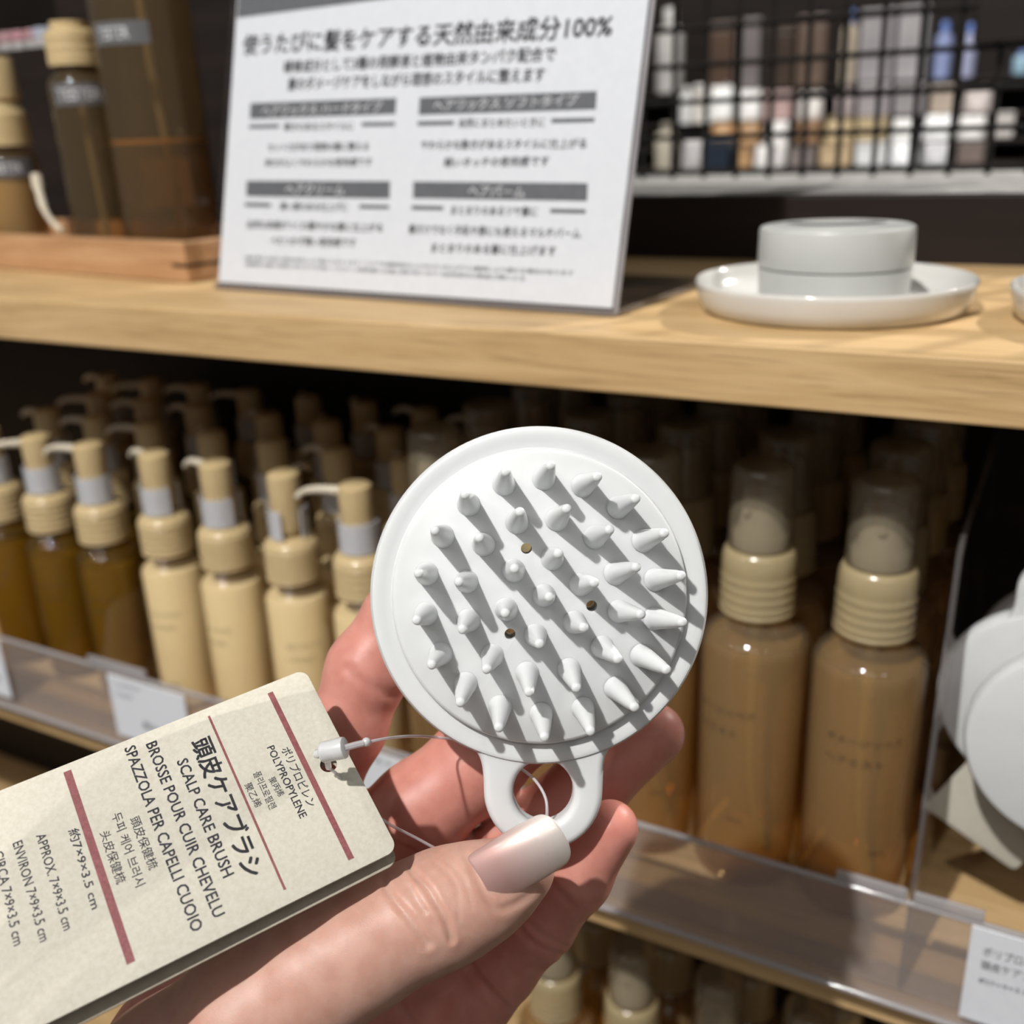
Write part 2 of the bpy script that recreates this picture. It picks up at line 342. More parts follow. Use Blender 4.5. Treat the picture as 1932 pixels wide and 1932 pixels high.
# ------------------------------------------------------------------ bottles on the boards
def wrap(r, phi=0.0):
    return lambda u, v: (r*math.sin(u/r+phi), -r*math.cos(u/r+phi), v)
def ridged(r, z0, z1, n, amp):
    pr = []
    for i in range(n):
        a = z0+(z1-z0)*i/n; h = (z1-z0)/n
        pr += [(r-amp, a+.05*h), (r, a+.3*h), (r, a+.8*h), (r-amp, a+.97*h)]
    return pr
def pump_bottle(name, label, cat, group, fill, shell, lines, spout_deg):
    t = thing(name, label, cat, (0, 0, 0), 0, group); R = .0162
    bm = bmesh.new(); lathe(bm, [(0, .0), (R-.003, 0), (R-.0008, .001), (R, .003), (R, .0775), (R-.0008, .0805), (R-.003, .0825), (.0115, .0840), (.0105, .0855), (.0105, .092)])
    obj('bottle_body', bm, shell, t)
    bm = bmesh.new(); k = .0012; top = .0795 if fill is M_CREAM else .074
    lathe(bm, [(0, .002), (R-k-.002, .002), (R-k, .004), (R-k, top-.002), (R-k-.001, top), (0, top)]); obj('filling', bm, fill, t)
    bm = bmesh.new(); lathe(bm, [(.0112, .0872), (.0128, .0874), (.0131, .0882)] + ridged(.0131, .0885, .1030, 4, .0005) + [(.0131, .1036), (.0127, .1055), (.0110, .1075), (.0060, .1090), (.0046, .1090), (.0046, .1120), (.0060, .1120)])
    obj('collar', bm, M_BEIGE, t)
    bm = bmesh.new(); lathe(bm, [(.0062, .1120), (.0068, .1120), (.0072, .1150), (.0076, .1250), (.0078, .1370), (.0074, .1390), (.0060, .1400), (0, .1402)]); obj('pump_head', bm, M_BEIGE, t)
    a = math.radians(spout_deg); dx, dy = math.cos(a), math.sin(a)
    bm = bmesh.new(); pts = [(dx*q, dy*q, z) for q, z in ((.004, .1360), (.010, .1366), (.016, .1368), (.021, .1364), (.0250, .1352), (.0275, .1328))]
    tube(bm, catmull(pts, 4), [.0024-.0009*min(1, i/16) for i in range(21)], 10); obj('spout', bm, M_SPOUT, t)
    bm = bmesh.new(); r0, r1 = .0086, .0096; n = 26; vs = []
    for i in range(n+1):
        b = a + math.radians(-150 + 300*i/n) + math.pi*0 ; c, s2 = math.cos(b+.6), math.sin(b+.6)
        vs.append([bm.verts.new((r*c, r*s2, z)) for r, z in ((r0, .1092), (r1, .1092), (r1, .1232), (r0, .1232))])
    for p, q in zip(vs, vs[1:]):
        for i in range(4): bm.faces.new((p[i], p[(i+1) % 4], q[(i+1) % 4], q[i]))
    bm.faces.new(vs[0]); bm.faces.new(list(reversed(vs[-1])))
    bmesh.ops.recalc_face_normals(bm, faces=bm.faces)
    obj('stopper_clip', bm, M_CLIP, t, angle=30)
    if lines:
        bm = bmesh.new()
        for s, u0, u1, v, h in lines: put_text(bm, s, (u0, v), (u1, v), h, wrap(R+.0001))
        obj('lettering', bm, M_PRINT, t, smooth=False)
    return t
CT = [('ダメージリペア', -.0085, .0085, .0580, .0023), ('ヘアミルク', -.0085, .0045, .0510, .0023), ('100mL', -.003, .003, .0180, .0013)]
OT = [('ダメージリペア', -.0085, .0085, .0580, .0023), ('ヘアオイル', -.0085, .0045, .0510, .0023)]
zb = Z_LO + .0002
cream = pump_bottle('pump_bottle', '', 'bottle', 'cream pump bottles in the front row', M_CREAM, M_AMBER, CT, 180)
oil = pump_bottle('pump_bottle', '', 'bottle', 'golden oil pump bottles in the front row', M_OIL, M_OILSHELL, OT, 180)
crow = [(-.3926, .3425, 8, 'first'), (-.3512, .3420, -6, 'second'), (-.3098, .3425, 38, 'third'), (-.2682, .3415, 4, 'fourth')]
names = {'first': 'cream lotion pump bottle, nearest the divider beside the golden oils', 'second': 'cream lotion pump bottle, second to the right of the golden oils',
         'third': 'cream lotion pump bottle whose spout points away to the back', 'fourth': 'cream lotion pump bottle in front, partly hidden by the white brush'}
for i, (x, y, rz, k) in enumerate(crow):
    spin = {0: -28, 1: -10, 2: -95, 3: 8}[i]
    rz = [20, 2, 42, 30][i]
    o = cream if i == 0 else dup(cream, (x, y, zb), 0, '')
    o.location = (x, y, zb); o.rotation_euler = (0, 0, math.radians(rz)); o['label'] = names[k]
def turn(o, world_deg):                                # each pump is screwed on its own way round
    for ch in o.children:
        if ch.name.split('.')[0] in ('spout', 'stopper_clip'): ch.rotation_euler = (0, 0, math.radians(world_deg-180) - o.rotation_euler.z)
for o in list(COL.objects):
    k = {'nearest the divider beside the golden': 162, 'second to the right of the golden': 166, 'points away': 105, 'partly hidden by the white brush': 198}
    for q, d in k.items():
        if q in o.get('label', '') and 'cream lotion' in o.get('label', ''): turn(o, d)
for i, (x, y, rz, lab) in enumerate([(-.4385, .3415, 22, 'golden oil pump bottle nearest the divider beside the cream bottles'), (-.4800, .3420, 30, 'golden oil pump bottle, second left of the cream bottles'), (-.5215, .3415, 12, 'golden oil pump bottle at the left picture edge')]):
    o = oil if i == 0 else dup(oil, (x, y, zb), 0, '')
    o.location = (x, y, zb); o.rotation_euler = (0, 0, math.radians(rz)); o['label'] = lab
    turn(o, [192, 228, 200][i])
ORD = ['second', 'third', 'fourth']
WH = ['first', 'second', 'third', 'fourth', 'fifth', 'sixth', 'seventh']
for r in range(3):
    y = .3825 + .0405*r
    for i in range(4):
        x = -.3926 + .0414*i + .004*(r % 2)
        dup(cream, (x, y, zb), math.radians(random.uniform(-10, 40)), f'shaded cream pump bottle in the {ORD[r]} row back, {WH[i]} right of the oils', 'cream pump bottles in the shaded rows behind')
    for i in range(3 if r < 2 else 4):
        x = -.4385 - .0415*i - .003*(r % 2)
        dup(oil, (x, y, zb), math.radians(random.uniform(0, 40)), f'shaded oil pump bottle in the {ORD[r]} row back, {WH[i]} left of the creams', 'oil pump bottles in the shaded rows behind')

def mist_bottle(label, group):
    t = thing('mist_bottle', label, 'bottle', (0, 0, 0), 0, group); R = .0203
    bm = bmesh.new(); lathe(bm, [(0, .004), (R-.006, .003), (R-.003, 0), (R-.001, .0008), (R, .003), (R, .1000), (R-.0007, .1030), (R-.0028, .1058), (R-.0062, .1082), (.0125, .1098), (.0112, .1110), (.0112, .1180)], 48)
    obj('bottle_body', bm, M_MIST, t)
    bm = bmesh.new(); k = .0012; lathe(bm, [(0, .0055), (R-.005, .0050), (R-k, .005), (R-k, .0985), (R-k-.002, .1020), (0, .1020)], 40); obj('filling', bm, M_LIQ, t)
    bm = bmesh.new(); tube(bm, catmull([(0, 0, .1010), (0, 0, .06), (.002, .001, .03), (.007, .003, .008)], 6), .0017, 10); tube(bm, [(0, 0, .1100), (0, 0, .0860)], [.0030, .0026], 12); obj('dip_tube', bm, M_TUBE, t)
    bm = bmesh.new(); lathe(bm, [(.0118, .1128), (.0137, .1130), (.0140, .1140)] + ridged(.0139, .1145, .1290, 4, .0003) + [(.0138, .1300), (.0136, .1330), (.0132, .1362), (.0122, .1380), (.0112, .1385)], 44); obj('collar', bm, M_COLLAR, t)
    bm = bmesh.new(); lathe(bm, [(.0116, .1380), (.0117, .1400), (.0113, .1660), (.0109, .1684), (.0098, .1694), (0, .1696)], 40); obj('cap', bm, M_CAPCLEAR, t)
    bm = bmesh.new(); lathe(bm, [(.0098, .1386), (.0100, .1440), (.0080, .1470), (.0076, .1560), (.0068, .1590), (.0, .1592)], 32); tube(bm, [(0, -.006, .1535), (0, -.0092, .1535)], .0016, 10); obj('nozzle', bm, M_NOZZLE, t)
    bm = bmesh.new()
    for s, u0, u1, v, h in [('ダメージリペア', -.0125, .0150, .0780, .0030), ('ヘアミスト', -.0125, .0085, .0695, .0030), ('200mL', .0060, .0125, .0316, .0016)]: put_text(bm, s, (u0, v), (u1, v), h, wrap(R+.0001))
    obj('lettering', bm, M_PRINT, t, smooth=False)
    return t
g = 'honey mist bottles in the front row of the middle shelf'
mist = mist_bottle('honey mist bottle against the right hand divider, its text facing front', g); mist.location = (-.0466, .3455, zb); mist.rotation_euler = (0, 0, math.radians(6))
dup(mist, (-.0885, .3455, zb), math.radians(-24), 'honey mist bottle just right of the held brush, its text turned left', g)
dup(mist, (-.1310, .3460, zb), math.radians(5), 'honey mist bottle peeping out between ring finger and front mist bottles', g)
dup(mist, (-.1740, .3450, zb), math.radians(9), 'honey mist bottle hidden behind the brush disc', g)
dup(mist, (-.2265, .3440, zb), math.radians(12), 'honey mist bottle glimpsed at the upper left of the brush disc', g)
for r in range(3):
    for i in range(5):
        x = [-.0466, -.0885, -.1310, -.1740, -.2240][i] + .002*(r-1)
        dup(mist, (x, .3885+.0425*r, zb), math.radians(random.uniform(-30, 30)), f'shaded mist bottle on the middle shelf, {ORD[r]} row back, {WH[i]} from the right divider', 'honey mist bottles in the shaded rows behind')
zb3 = Z_BT + .0002
for i, (x, lab) in enumerate([(-.1870, 'mist bottle on the lowest shelf, cap beside the little finger'), (-.1448, 'mist bottle on the lowest shelf, clearly lit cap at the picture bottom'), (-.1015, 'mist bottle on the lowest shelf with its cap in shade'), (-.0600, 'mist bottle on the lowest shelf, nearest the right price card')]):
    dup(mist, (x, .3640, zb3), math.radians(10*i-10), lab, 'honey mist bottles on the lowest shelf')
for i in range(4):
    dup(mist, (-.184+.0427*i, .4080, zb3), math.radians(20*i-30), f'mist bottle on the lowest shelf, second row, {WH[i]} from the left', 'honey mist bottles on the lowest shelf')

# ------------------------------------------------------------------ saucers and jar on the top board
def saucer(x, y, label):
    bm = bmesh.new(); lathe(bm, [(0, .0022), (.036, .0022), (.0415, .0030), (.0445, .0075), (.0458, .0102), (.0465, .0107), (.0470, .0103), (.0469, .0090), (.0460, .0045), (.0446, .0012), (.0430, 0), (0, .0)], 72)
    o = obj('saucer', bm, M_CERAM, angle=60); o.location = (x, y, Z_UP+.0001); return tag(o, label, 'saucer')
PX, PY = -.0745, .3707
saucer(PX, PY, 'white ceramic saucer holding the white lidded jar')
saucer(.0285, .372, 'white ceramic saucer cut by the right picture edge')
jar = thing('cosmetic_jar', 'white round lidded jar standing in the ceramic saucer', 'jar', (PX, PY+.001, Z_UP+.0024))
bm = bmesh.new(); lathe(bm, [(0, 0), (.0235, 0), (.0250, .0012), (.0254, .003), (.0256, .0116), (.0250, .0120), (.0235, .0122)], 64); obj('jar_body', bm, M_JAR, jar, angle=30)
bm = bmesh.new(); lathe(bm, [(.0240, .0123), (.0258, .0124), (.0260, .0130), (.0258, .0244), (.0254, .0252), (.0246, .0255), (0, .0255)], 64); obj('lid', bm, M_JAR, jar, angle=30)
bm = bmesh.new(); n = 40; out = []; inn = []
for i in range(n+1):
    a = math.pi + math.pi*i/n
    out.append((.0170*math.cos(a), .0110+.0125*math.sin(a))); inn.append((.0120*math.cos(a), .0110+.0068*math.sin(a)))
for i in range(n):
    bm.faces.new([bm.verts.new((q[0], q[1], .02558)) for q in (out[i], inn[i], inn[i+1], out[i+1])])
bmesh.ops.remove_doubles(bm, verts=bm.verts, dist=1e-6); bmesh.ops.recalc_face_normals(bm, faces=bm.faces)
st = obj('lid_sticker', bm, M_INK, jar, smooth=False); st.rotation_euler = (0, 0, math.radians(12)); st['label'] = 'dark grey arc on the lid'  # dark part of the sticker; its middle left lid-white to imitate the reflection

# ------------------------------------------------------------------ tray with tester bottles
tr = thing('wooden_tray', 'reddish wooden tray carrying the tester bottles', 'tray', (-.3687, .3592, Z_UP+.0004), math.radians(-6.8))
bm = bmesh.new(); Lx, Ly, H, T = -.36, .088, .0182, .0085
box(bm, Lx, 0, 0, T, 0, H, .0006); box(bm, Lx, 0, Ly-T, Ly, 0, H, .0006); box(bm, -T, 0, T, Ly-T, 0, H, .0006); box(bm, Lx, Lx+T, T, Ly-T, 0, H, .0006)
obj('tray_rim', bm, M_TRAY, tr, smooth=False)
bm = bmesh.new(); box(bm, Lx+T, -T, T, Ly-T, .0012, .004); obj('tray_floor', bm, M_TRAY, tr, smooth=False)
bm = bmesh.new(); box(bm, -.0100, .0003, -.0003, .001, .0070, .0083); box(bm, -.001, .0003, .001, .022, .0070, .0083); obj('corner_slot', bm, M_DARK, tr, smooth=False)
M_TESTB = clear('brown_tester_shell', (.70, .58, .41), (.22, .155, .08), .22, .06)
M_TESTL = clear('brown_tester_liquid', (.80, .60, .32), (.26, .165, .06), .28, .15)
M_MENI = principled('amber_liquid_edge', (.55, .27, .06), .2)
M_YEL = noise_color(principled('yellow_reflection', (.34, .24, .08), .5), (.33, .23, .075), (.36, .26, .09), (50, 50, 50))
zt = Z_UP + .0045
def tester_label(t, R, z0, z1, u0, u1, a, tu0, tu1):
    bm = bmesh.new(); f = wrap(R+.0002); n = 10
    for i in range(n): put_quad(bm, [(u0+(u1-u0)*(i+k)/n, z) for k, z in ((0, z0), (1, z0), (1, z1), (0, z1))], f)
    s = obj('tester_label', bm, M_LABEL, t); s['label'] = 'grey strip reading TESTER'
    bm = bmesh.new(); put_text(bm, 'TESTER', (tu0, (z0+z1)/2), (tu1, (z0+z1)/2), (z1-z0)*.5, wrap(R+.0004), bold=.01); obj('lettering', bm, M_WHITEINK, s, smooth=False)
def zpx(x, y, Y): return float(hity(x, y, Y)[2]) - zt
# tall bottle
pA = hity(300, 262, .418); tA = thing('tester_bottle', 'tall wide brown tester bottle half full, next to the sign', 'bottle', (pA[0], pA[1], zt), math.radians(38), 'tester bottles on the wooden tray'); R = .0252
za = lambda y: zpx(300, y, .418)
bm = bmesh.new(); hA = .172; lathe(bm, [(0, .001), (R-.003, 0), (R, .003), (R, hA-.01), (R-.002, hA-.004), (R-.008, hA), (.013, hA+.002), (.0125, hA+.012)], 44); obj('bottle_body', bm, M_TESTB, tA)
bm = bmesh.new(); lathe(bm, [(0, .003), (R-.003, .003), (R-.0015, .005), (R-.0015, za(268)), (0, za(268))], 40); lathe(bm, [(R-.0014, za(270)), (R-.0013, za(262)), (R-.0035, za(266))], 40, mi=1); obj('filling', bm, [M_TESTL, M_MENI], tA)
bm = bmesh.new(); lathe(bm, [(.0125, hA+.006), (.016, hA+.006), (.016, hA+.024), (.012, hA+.026), (.006, hA+.027), (.006, hA+.04), (.009, hA+.04), (.009, hA+.056), (0, hA+.057)]); obj('pump_head', bm, M_BEIGE, tA)
bm = bmesh.new(); f = wrap(R-.0016, math.pi+.1)
for i in range(8): put_quad(bm, [(-.014+.028*(i+k)/8, z) for k, z in ((0, za(395)), (1, za(395)), (1, za(300)), (0, za(300)))], f)
obj('back_reflection', bm, M_YEL, tA)  # yellow patch painting the reflection inside the bottle's back wall
bm = bmesh.new(); tube(bm, catmull([(0, 0, hA), (.001, 0, .1), (.004, 0, .05), (.006, .002, .01)], 6), .002, 10); obj('dip_tube', bm, M_TUBE, tA)
tester_label(tA, R, za(88), za(44), -.0245, .0065, 0, -.021, -.0035)
# slim bottle
pB = hity(172, 300, .405); tB = thing('tester_bottle', 'slim brown tester bottle with grey TESTER strip below its beige collar', 'bottle', (pB[0], pB[1], zt), math.radians(50), 'tester bottles on the wooden tray'); R = .0150
zb_ = lambda y: zpx(172, y, .405)
hB = zb_(138); bm = bmesh.new(); lathe(bm, [(0, .001), (R-.003, 0), (R, .003), (R, hB-.005), (R-.001, hB-.002), (R-.004, hB), (.010, hB+.002), (.010, hB+.008)], 40); obj('bottle_body', bm, M_TESTB, tB)
bm = bmesh.new(); lathe(bm, [(.0105, hB+.004), (.0130, hB+.004)] + ridged(.0130, hB+.005, zb_(62), 3, .0003) + [(.0128, zb_(58)), (.0110, zb_(52)), (.0092, zb_(50)), (.0092, zb_(36)), (0, zb_(35))]); obj('collar', bm, M_BEIGE, tB)
bm = bmesh.new(); tube(bm, catmull([(0, 0, hB), (.0005, 0, .06), (.002, 0, .01)], 5), .0016, 10); obj('dip_tube', bm, M_TUBE, tB)
tester_label(tB, R, zb_(199), zb_(157), -.0150, .0150, 0, -.012, .0100)
# left pump tester
pC = hity(28, 370, .41); tC = thing('tester_bottle', 'brown tester bottle with beige pump at the left picture edge', 'bottle', (pC[0], pC[1], zt), math.radians(48), 'tester bottles on the wooden tray'); R = .0160
zc_ = lambda y: zpx(28, y, .41)
hC = zc_(285); bm = bmesh.new(); lathe(bm, [(0, .001), (R-.003, 0), (R, .003), (R, hC-.004), (R-.003, hC), (.0105, hC+.001), (.0105, hC+.007)], 40); obj('bottle_body', bm, M_TESTB, tC)
bm = bmesh.new(); lathe(bm, [(0, .003), (R-.003, .003), (R-.0015, .005), (R-.0015, hC-.008), (0, hC-.008)], 36); obj('filling', bm, M_CREAM, tC)
bm = bmesh.new(); lathe(bm, [(.0108, hC+.003), (.0150, hC+.003)] + ridged(.0150, hC+.004, zc_(215), 4, .0003) + [(.0145, zc_(210)), (.0125, zc_(200)), (.0120, zc_(190)), (.0135, zc_(185)), (.0130, zc_(112)), (.0115, zc_(104)), (0, zc_(102))]); obj('pump_head', bm, M_BEIGE, tC)
tester_label(tC, R, zc_(333), zc_(299), -.0120, .0170, 0, -.009, .0080)
# pale bent plastic tube leaning beside it
pts = [hity(68, 330, .395), hity(74, 360, .393), hity(84, 395, .388), hity(100, 420, .383), hity(118, 436, .379)]
bm = bmesh.new(); tube(bm, catmull([tuple(p) for p in pts], 6), [.0030]*6+[.0022]*6+[.0016]*13, 10)
tag(obj('plastic_tube', bm, M_SPOUT), 'pale bent plastic tube leaning out of the tray by the left tester', 'tube')

# ------------------------------------------------------------------ sign in its acrylic stand
sb = np.array([.9959, -.0905, 0]); sn_h = np.array([.0905, .9959, 0]); tilt = math.radians(15)
su = np.array([0, 0, 1])*math.cos(tilt) + sn_h*math.sin(tilt); snrm = np.cross(sb, su)      # snrm points to the shopper
s0 = np.array([-.3424, .3485, Z_UP + .0004])
def sheet_hit(x, y, o, e1, e2, n):
    r = ray(x, y); t = np.dot(o, n)/np.dot(r, n); q = r*t - o
    return float(np.dot(q, e1)), float(np.dot(q, e2))
def spx(X, Y): return sheet_hit(400+X/2.273, Y/2.273, s0, sb, su, snrm)
SW = spx(1722, 1355)[0]; SH = .232
loc = Matrix(((sb[0], su[0], snrm[0], s0[0]), (sb[1], su[1], snrm[1], s0[1]), (sb[2], su[2], snrm[2], s0[2]), (0, 0, 0, 1)))
hold = thing('sign_holder', 'clear acrylic stand holding the white printed sign on the top shelf', 'sign holder'); hold.matrix_world = loc
bm = bmesh.new(); box(bm, 0, SW, .0012, SH, -.0004, .0010, .0004); obj('front_pane', bm, clear('clear_front_pane', (1, 1, 1), (.5, .5, .5), .0, .03), hold, smooth=False)
bm = bmesh.new(); box(bm, 0, SW, .0012, SH, -.0036, -.0022, .0004); obj('rear_pane', bm, M_ACRYL2, hold, smooth=False)
bm = bmesh.new(); tube(bm, [(SW, .0012, -.0015), (SW, SH, -.0015)], .0009, 8); tube(bm, [(0, .0012, -.0015), (SW, .0012, -.0015)], .0012, 8); obj('polished_edge', bm, M_AEDGE, hold)
bm = bmesh.new(); d = sn_h*.085                       # foot plate lying on the board behind
e = [s0 + sb*0 + d*0, s0 + sb*SW, s0 + sb*SW + d, s0 + d]
vs = [[bm.verts.new(loc.inverted() @ Vector(tuple(p + np.array([0, 0, z])))) for p in e] for z in (.0002, .0020)]
bm.faces.new(vs[0]); bm.faces.new(vs[1])
for i in range(4): bm.faces.new((vs[0][i], vs[0][(i+1) % 4], vs[1][(i+1) % 4], vs[1][i]))
bmesh.ops.recalc_face_normals(bm, faces=bm.faces); obj('foot_plate', bm, M_ACRYL2, hold, smooth=False)
sign = thing('shop_sign', 'white printed sign with grey bars listing four hair products', 'sign'); sign.matrix_world = loc
pb = spx(800, 1235)[1]
bm = bmesh.new(); box(bm, .0015, SW-.0015, .0030, SH-.002, -.0018, -.0010); obj('paper_sheet', bm, M_PAPER, sign, smooth=False)
TXT = bmesh.new(); fz = lambda u, v: (u, v, -.00092); fz2 = lambda u, v: (u, v, -.00086)
def L_(t, X0, Y0_, X1, Y1, h, mi=0, bold=0.0, f=fz):
    a, b = spx(X0, Y0_), spx(X1, Y1); ml = ((X0+X1)/2, (Y0_+Y1)/2)
    hh = spx(ml[0], ml[1]-h/2)[1] - spx(ml[0], ml[1]+h/2)[1]
    put_text(TXT, t, a, b, hh, f, bold, mi)
def B_(pts): put_quad(TXT, [spx(*q) for q in pts], fz, 1)
def bar(X0, Y0_, X1, Y1, th): B_([(X0, Y0_+th/2), (X1, Y1+th/2), (X1, Y1-th/2), (X0, Y0_-th/2)])
u0, v0 = spx(100, 74); u1 = spx(1835, 40)[0]-.004
put_quad(TXT, [(u0, v0), (u1, v0), (u1, SH-.012), (u0, SH-.012)], fz, 1)
L_('使うたびに髪をケアする天然由来成分100%', 128, 190, 1712, 103, 96, 0, .03)
L_('補修成分として3種の発酵液と植物由来タンパク配合で', 300, 284, 1468, 226, 58, 0, .03)
L_('髪のダメージケアをしながら理想のスタイルに整えます', 320, 358, 1422, 315, 58, 0, .03)
B_([(155, 508), (780, 486), (784, 417), (158, 440)]); L_('ヘアワックス ハードタイプ', 208, 473, 722, 455, 44, 2, .024, fz2)
bar(152, 541, 280, 538, 17); bar(635, 531, 778, 529, 17); L_('動きのあるスタイルに', 304, 541, 600, 537, 36, 0, .024)
L_('セット力があり理想の髪に整える', 234, 629, 665, 624, 36, 0, .024); L_('伸びがよくやわらかな使用感です', 220, 697, 680, 692, 36, 0, .024)
B_([(880, 490), (1640, 466), (1645, 387), (884, 415)]); L_('ヘアワックス ソフトタイプ', 945, 449, 1565, 425, 48, 2, .024, fz2)
bar(875, 527, 1030, 524, 19); bar(1450, 515, 1635, 511, 19); L_('自然にまとめたいときに', 1055, 525, 1420, 520, 40, 0, .024)
L_('やわらかな動きがあるスタイルに仕上がる', 890, 619, 1600, 612, 42, 0, .024); L_('軽いタッチの使用感です', 990, 694, 1440, 688, 42, 0, .024)
B_([(140, 840), (755, 850), (757, 775), (142, 773)]); L_('ヘアクリーム', 310, 808, 560, 812, 44, 2, .024, fz2)
bar(135, 875, 245, 878, 17); bar(625, 884, 752, 886, 17); L_('潤い感のある仕上げに', 285, 882, 575, 886, 36, 0, .024)
L_('自然な束感がつくれ艶やかな髪に仕上がる', 146, 960, 725, 975, 38, 0, .024); L_('べたつかず軽い使用感です', 245, 1030, 610, 1040, 38, 0, .024)
B_([(855, 848), (1603, 860), (1606, 783), (857, 776)]); L_('ヘアバーム', 1095, 814, 1335, 821, 46, 2, .024, fz2)
bar(850, 888, 985, 891, 18); bar(1445, 902, 1597, 905, 18); L_('まとまりのあるツヤ髪に', 1020, 899, 1390, 906, 40, 0, .024)
L_('髪だけでなく手肌や唇にも使えるマルチバーム', 838, 980, 1575, 1000, 42, 0, .024); L_('まとまりのある髪に仕上げます', 935, 1060, 1470, 1075, 42, 0, .024)
L_('※髪を整える成分は配合目的により異なります ※ダメージケアは補修成分によるもの ※仕上がりは髪質により異なる場合があります', 132, 1103, 1545, 1170, 20, 0, .006)
L_('※整髪料は髪の状態に合わせてお使いください ※使用感には個人差があります ※由来成分は製造工程による', 132, 1130, 1335, 1192, 20, 0, .006)
obj('lettering', TXT, [M_INK, M_GREY, M_WHITEINK], sign, smooth=False)

# ------------------------------------------------------------------ scalp brush held in front
DF = .208                                             # distance of the bristle plate
bc = np.array([.0056, -.0172])                        # its centre right of / above the lens axis
borg = CM.T @ np.array([bc[0], -bc[1], DF])
BM = Matrix(((_R[0], _U[0], -_F[0], borg[0]), (_R[1], _U[1], -_F[1], borg[1]), (_R[2], _U[2], -_F[2], borg[2]), (0, 0, 0, 1)))
brush = thing('scalp_brush', 'round white scalp brush with many bristles, held up by the thumb', 'brush'); brush.matrix_world = BM
def bl(x, y, z=0.0):                                  # brush plane coordinates of a point at height z above the plate
    d = DF - z; return ((x-CPX)/FPX*d - bc[0], -(y-CPX)/FPX*d - bc[1], z)
bm = bmesh.new()
lathe(bm, [(0, 0), (.0292, 0), (.0298, -.0003), (.0301, -.0009), (.0302, -.0022), (.0305, -.0024), (.0320, -.0022), (.0335, -.0019), (.0342, -.0021), (.0347, -.0029), (.0350, -.0042), (.0351, -.0060), (.0348, -.0082), (.0338, -.0098), (.032, -.0104), (0, -.0106)], 128)
me_a = bpy.data.meshes.new('a'); bmesh.ops.recalc_face_normals(bm, faces=bm.faces); bm.to_mesh(me_a); bm.free()
oa = bpy.data.objects.new('a', me_a); COL.objects.link(oa); cut = []
for X, Y in ((890, 724), (1240, 1032), (802, 1183)):
    q = bl(680+X/2.841, 780+Y/2.841); bm = bmesh.new(); tube(bm, [(q[0], q[1], .01), (q[0], q[1], -.03)], .00112, 24); mc = bpy.data.meshes.new('c'); bm.to_mesh(mc); bm.free()
    oc = bpy.data.objects.new('c', mc); COL.objects.link(oc); cut.append(oc)
    md = oa.modifiers.new('cut', 'BOOLEAN'); md.object = oc; md.operation = 'DIFFERENCE'; md.solver = 'EXACT'
dg = bpy.context.evaluated_depsgraph_get(); dg.update(); me_disc = bpy.data.meshes.new_from_object(oa.evaluated_get(dg))
for o in cut + [oa]: bpy.data.objects.remove(o)
ZH = -.00255
hl = [(1196, 1358), (1188, 1380), (1174, 1396), (1158, 1409), (1147, 1422), (1141, 1440), (1139, 1465), (1138, 1495)]
hl_l = [(842, 1358), (850, 1382), (866, 1400), (888, 1413), (901, 1426), (908, 1443), (911.5, 1468), (912.5, 1495)]
hc = bl(1025.5, 1497, ZH)
right = [bl(*p, ZH)[:2] for p in hl]; left = [bl(*p, ZH)[:2] for p in hl_l]; Rr = (right[-1][0]-left[-1][0])/2; cxr = (right[-1][0]+left[-1][0])/2; cyr = right[-1][1]
arc = [(cxr+Rr*math.cos(t), cyr+Rr*1.0*math.sin(t)) for t in [-math.pi*i/28 for i in range(1, 28)]]
outline = [tuple(q[:2]) for q in catmull([(*p, 0) for p in right], 3)] + arc + [tuple(q[:2]) for q in reversed(catmull([(*p, 0) for p in left], 3))]
hole = [(hc[0]+.00625*math.cos(2*math.pi*i/44), hc[1]+.0066*math.sin(2*math.pi*i/44)) for i in range(44)]
bm = shape2d([outline, hole], .0066, .0016, 4)
for v in bm.verts: v.co.z += ZH - .0033
bm.from_mesh(me_disc)
body = obj('brush_body', bm, M_PP, brush, angle=38)
BR = [(770,375,780,310),(985,345,1022,275),(1195,385,1275,337),(1385,500,1480,455),(580,485,560,433),(440,655,398,627),(840,580,857,525),(1055,565,1110,508),(1260,660,1340,622),(1520,680,1635,640),
 (660,700,637,665),(1030,775,1063,750),(355,858,310,857),(568,900,527,903),(822,840,828,832),(1185,915,1258,907),(1370,855,1485,822),(1585,890,1728,868),(985,975,1015,985),(350,1075,300,1110),(580,1110,545,1160),
 (782,1050,777,1072),(1150,1120,1200,1150),(1390,1060,1510,1078),(1580,1100,1735,1120),(940,1190,962,1238),(430,1290,380,1350),(705,1300,675,1375),(1300,1255,1385,1320),(1510,1300,1648,1378),(565,1450,535,1555),
 (895,1395,905,1500),(1120,1375,1160,1477),(750,1575,742,1690),(970,1615,988,1742),(1195,1585,1235,1710),(1370,1475,1475,1580)]
HB = .0127
bm = bmesh.new(); lathe(bm, [(.0025, -.0004), (.0024, .0001), (.00226, .0005), (.00212, .0020), (.00180, .0070), (.00148, .0120), (.00124, .0155), (.00106, .0170), (.00100, .0176), (.00098, .0186), (.00090, .0194), (.0006, .01995), (.0003, .02008), (0, .0201)], 22)
me_b = bpy.data.meshes.new('bristle'); bm.normal_update(); bm.to_mesh(me_b); bm.free(); me_b.materials.append(M_PP); me_b.polygons.foreach_set('use_smooth', [True]*len(me_b.polygons))
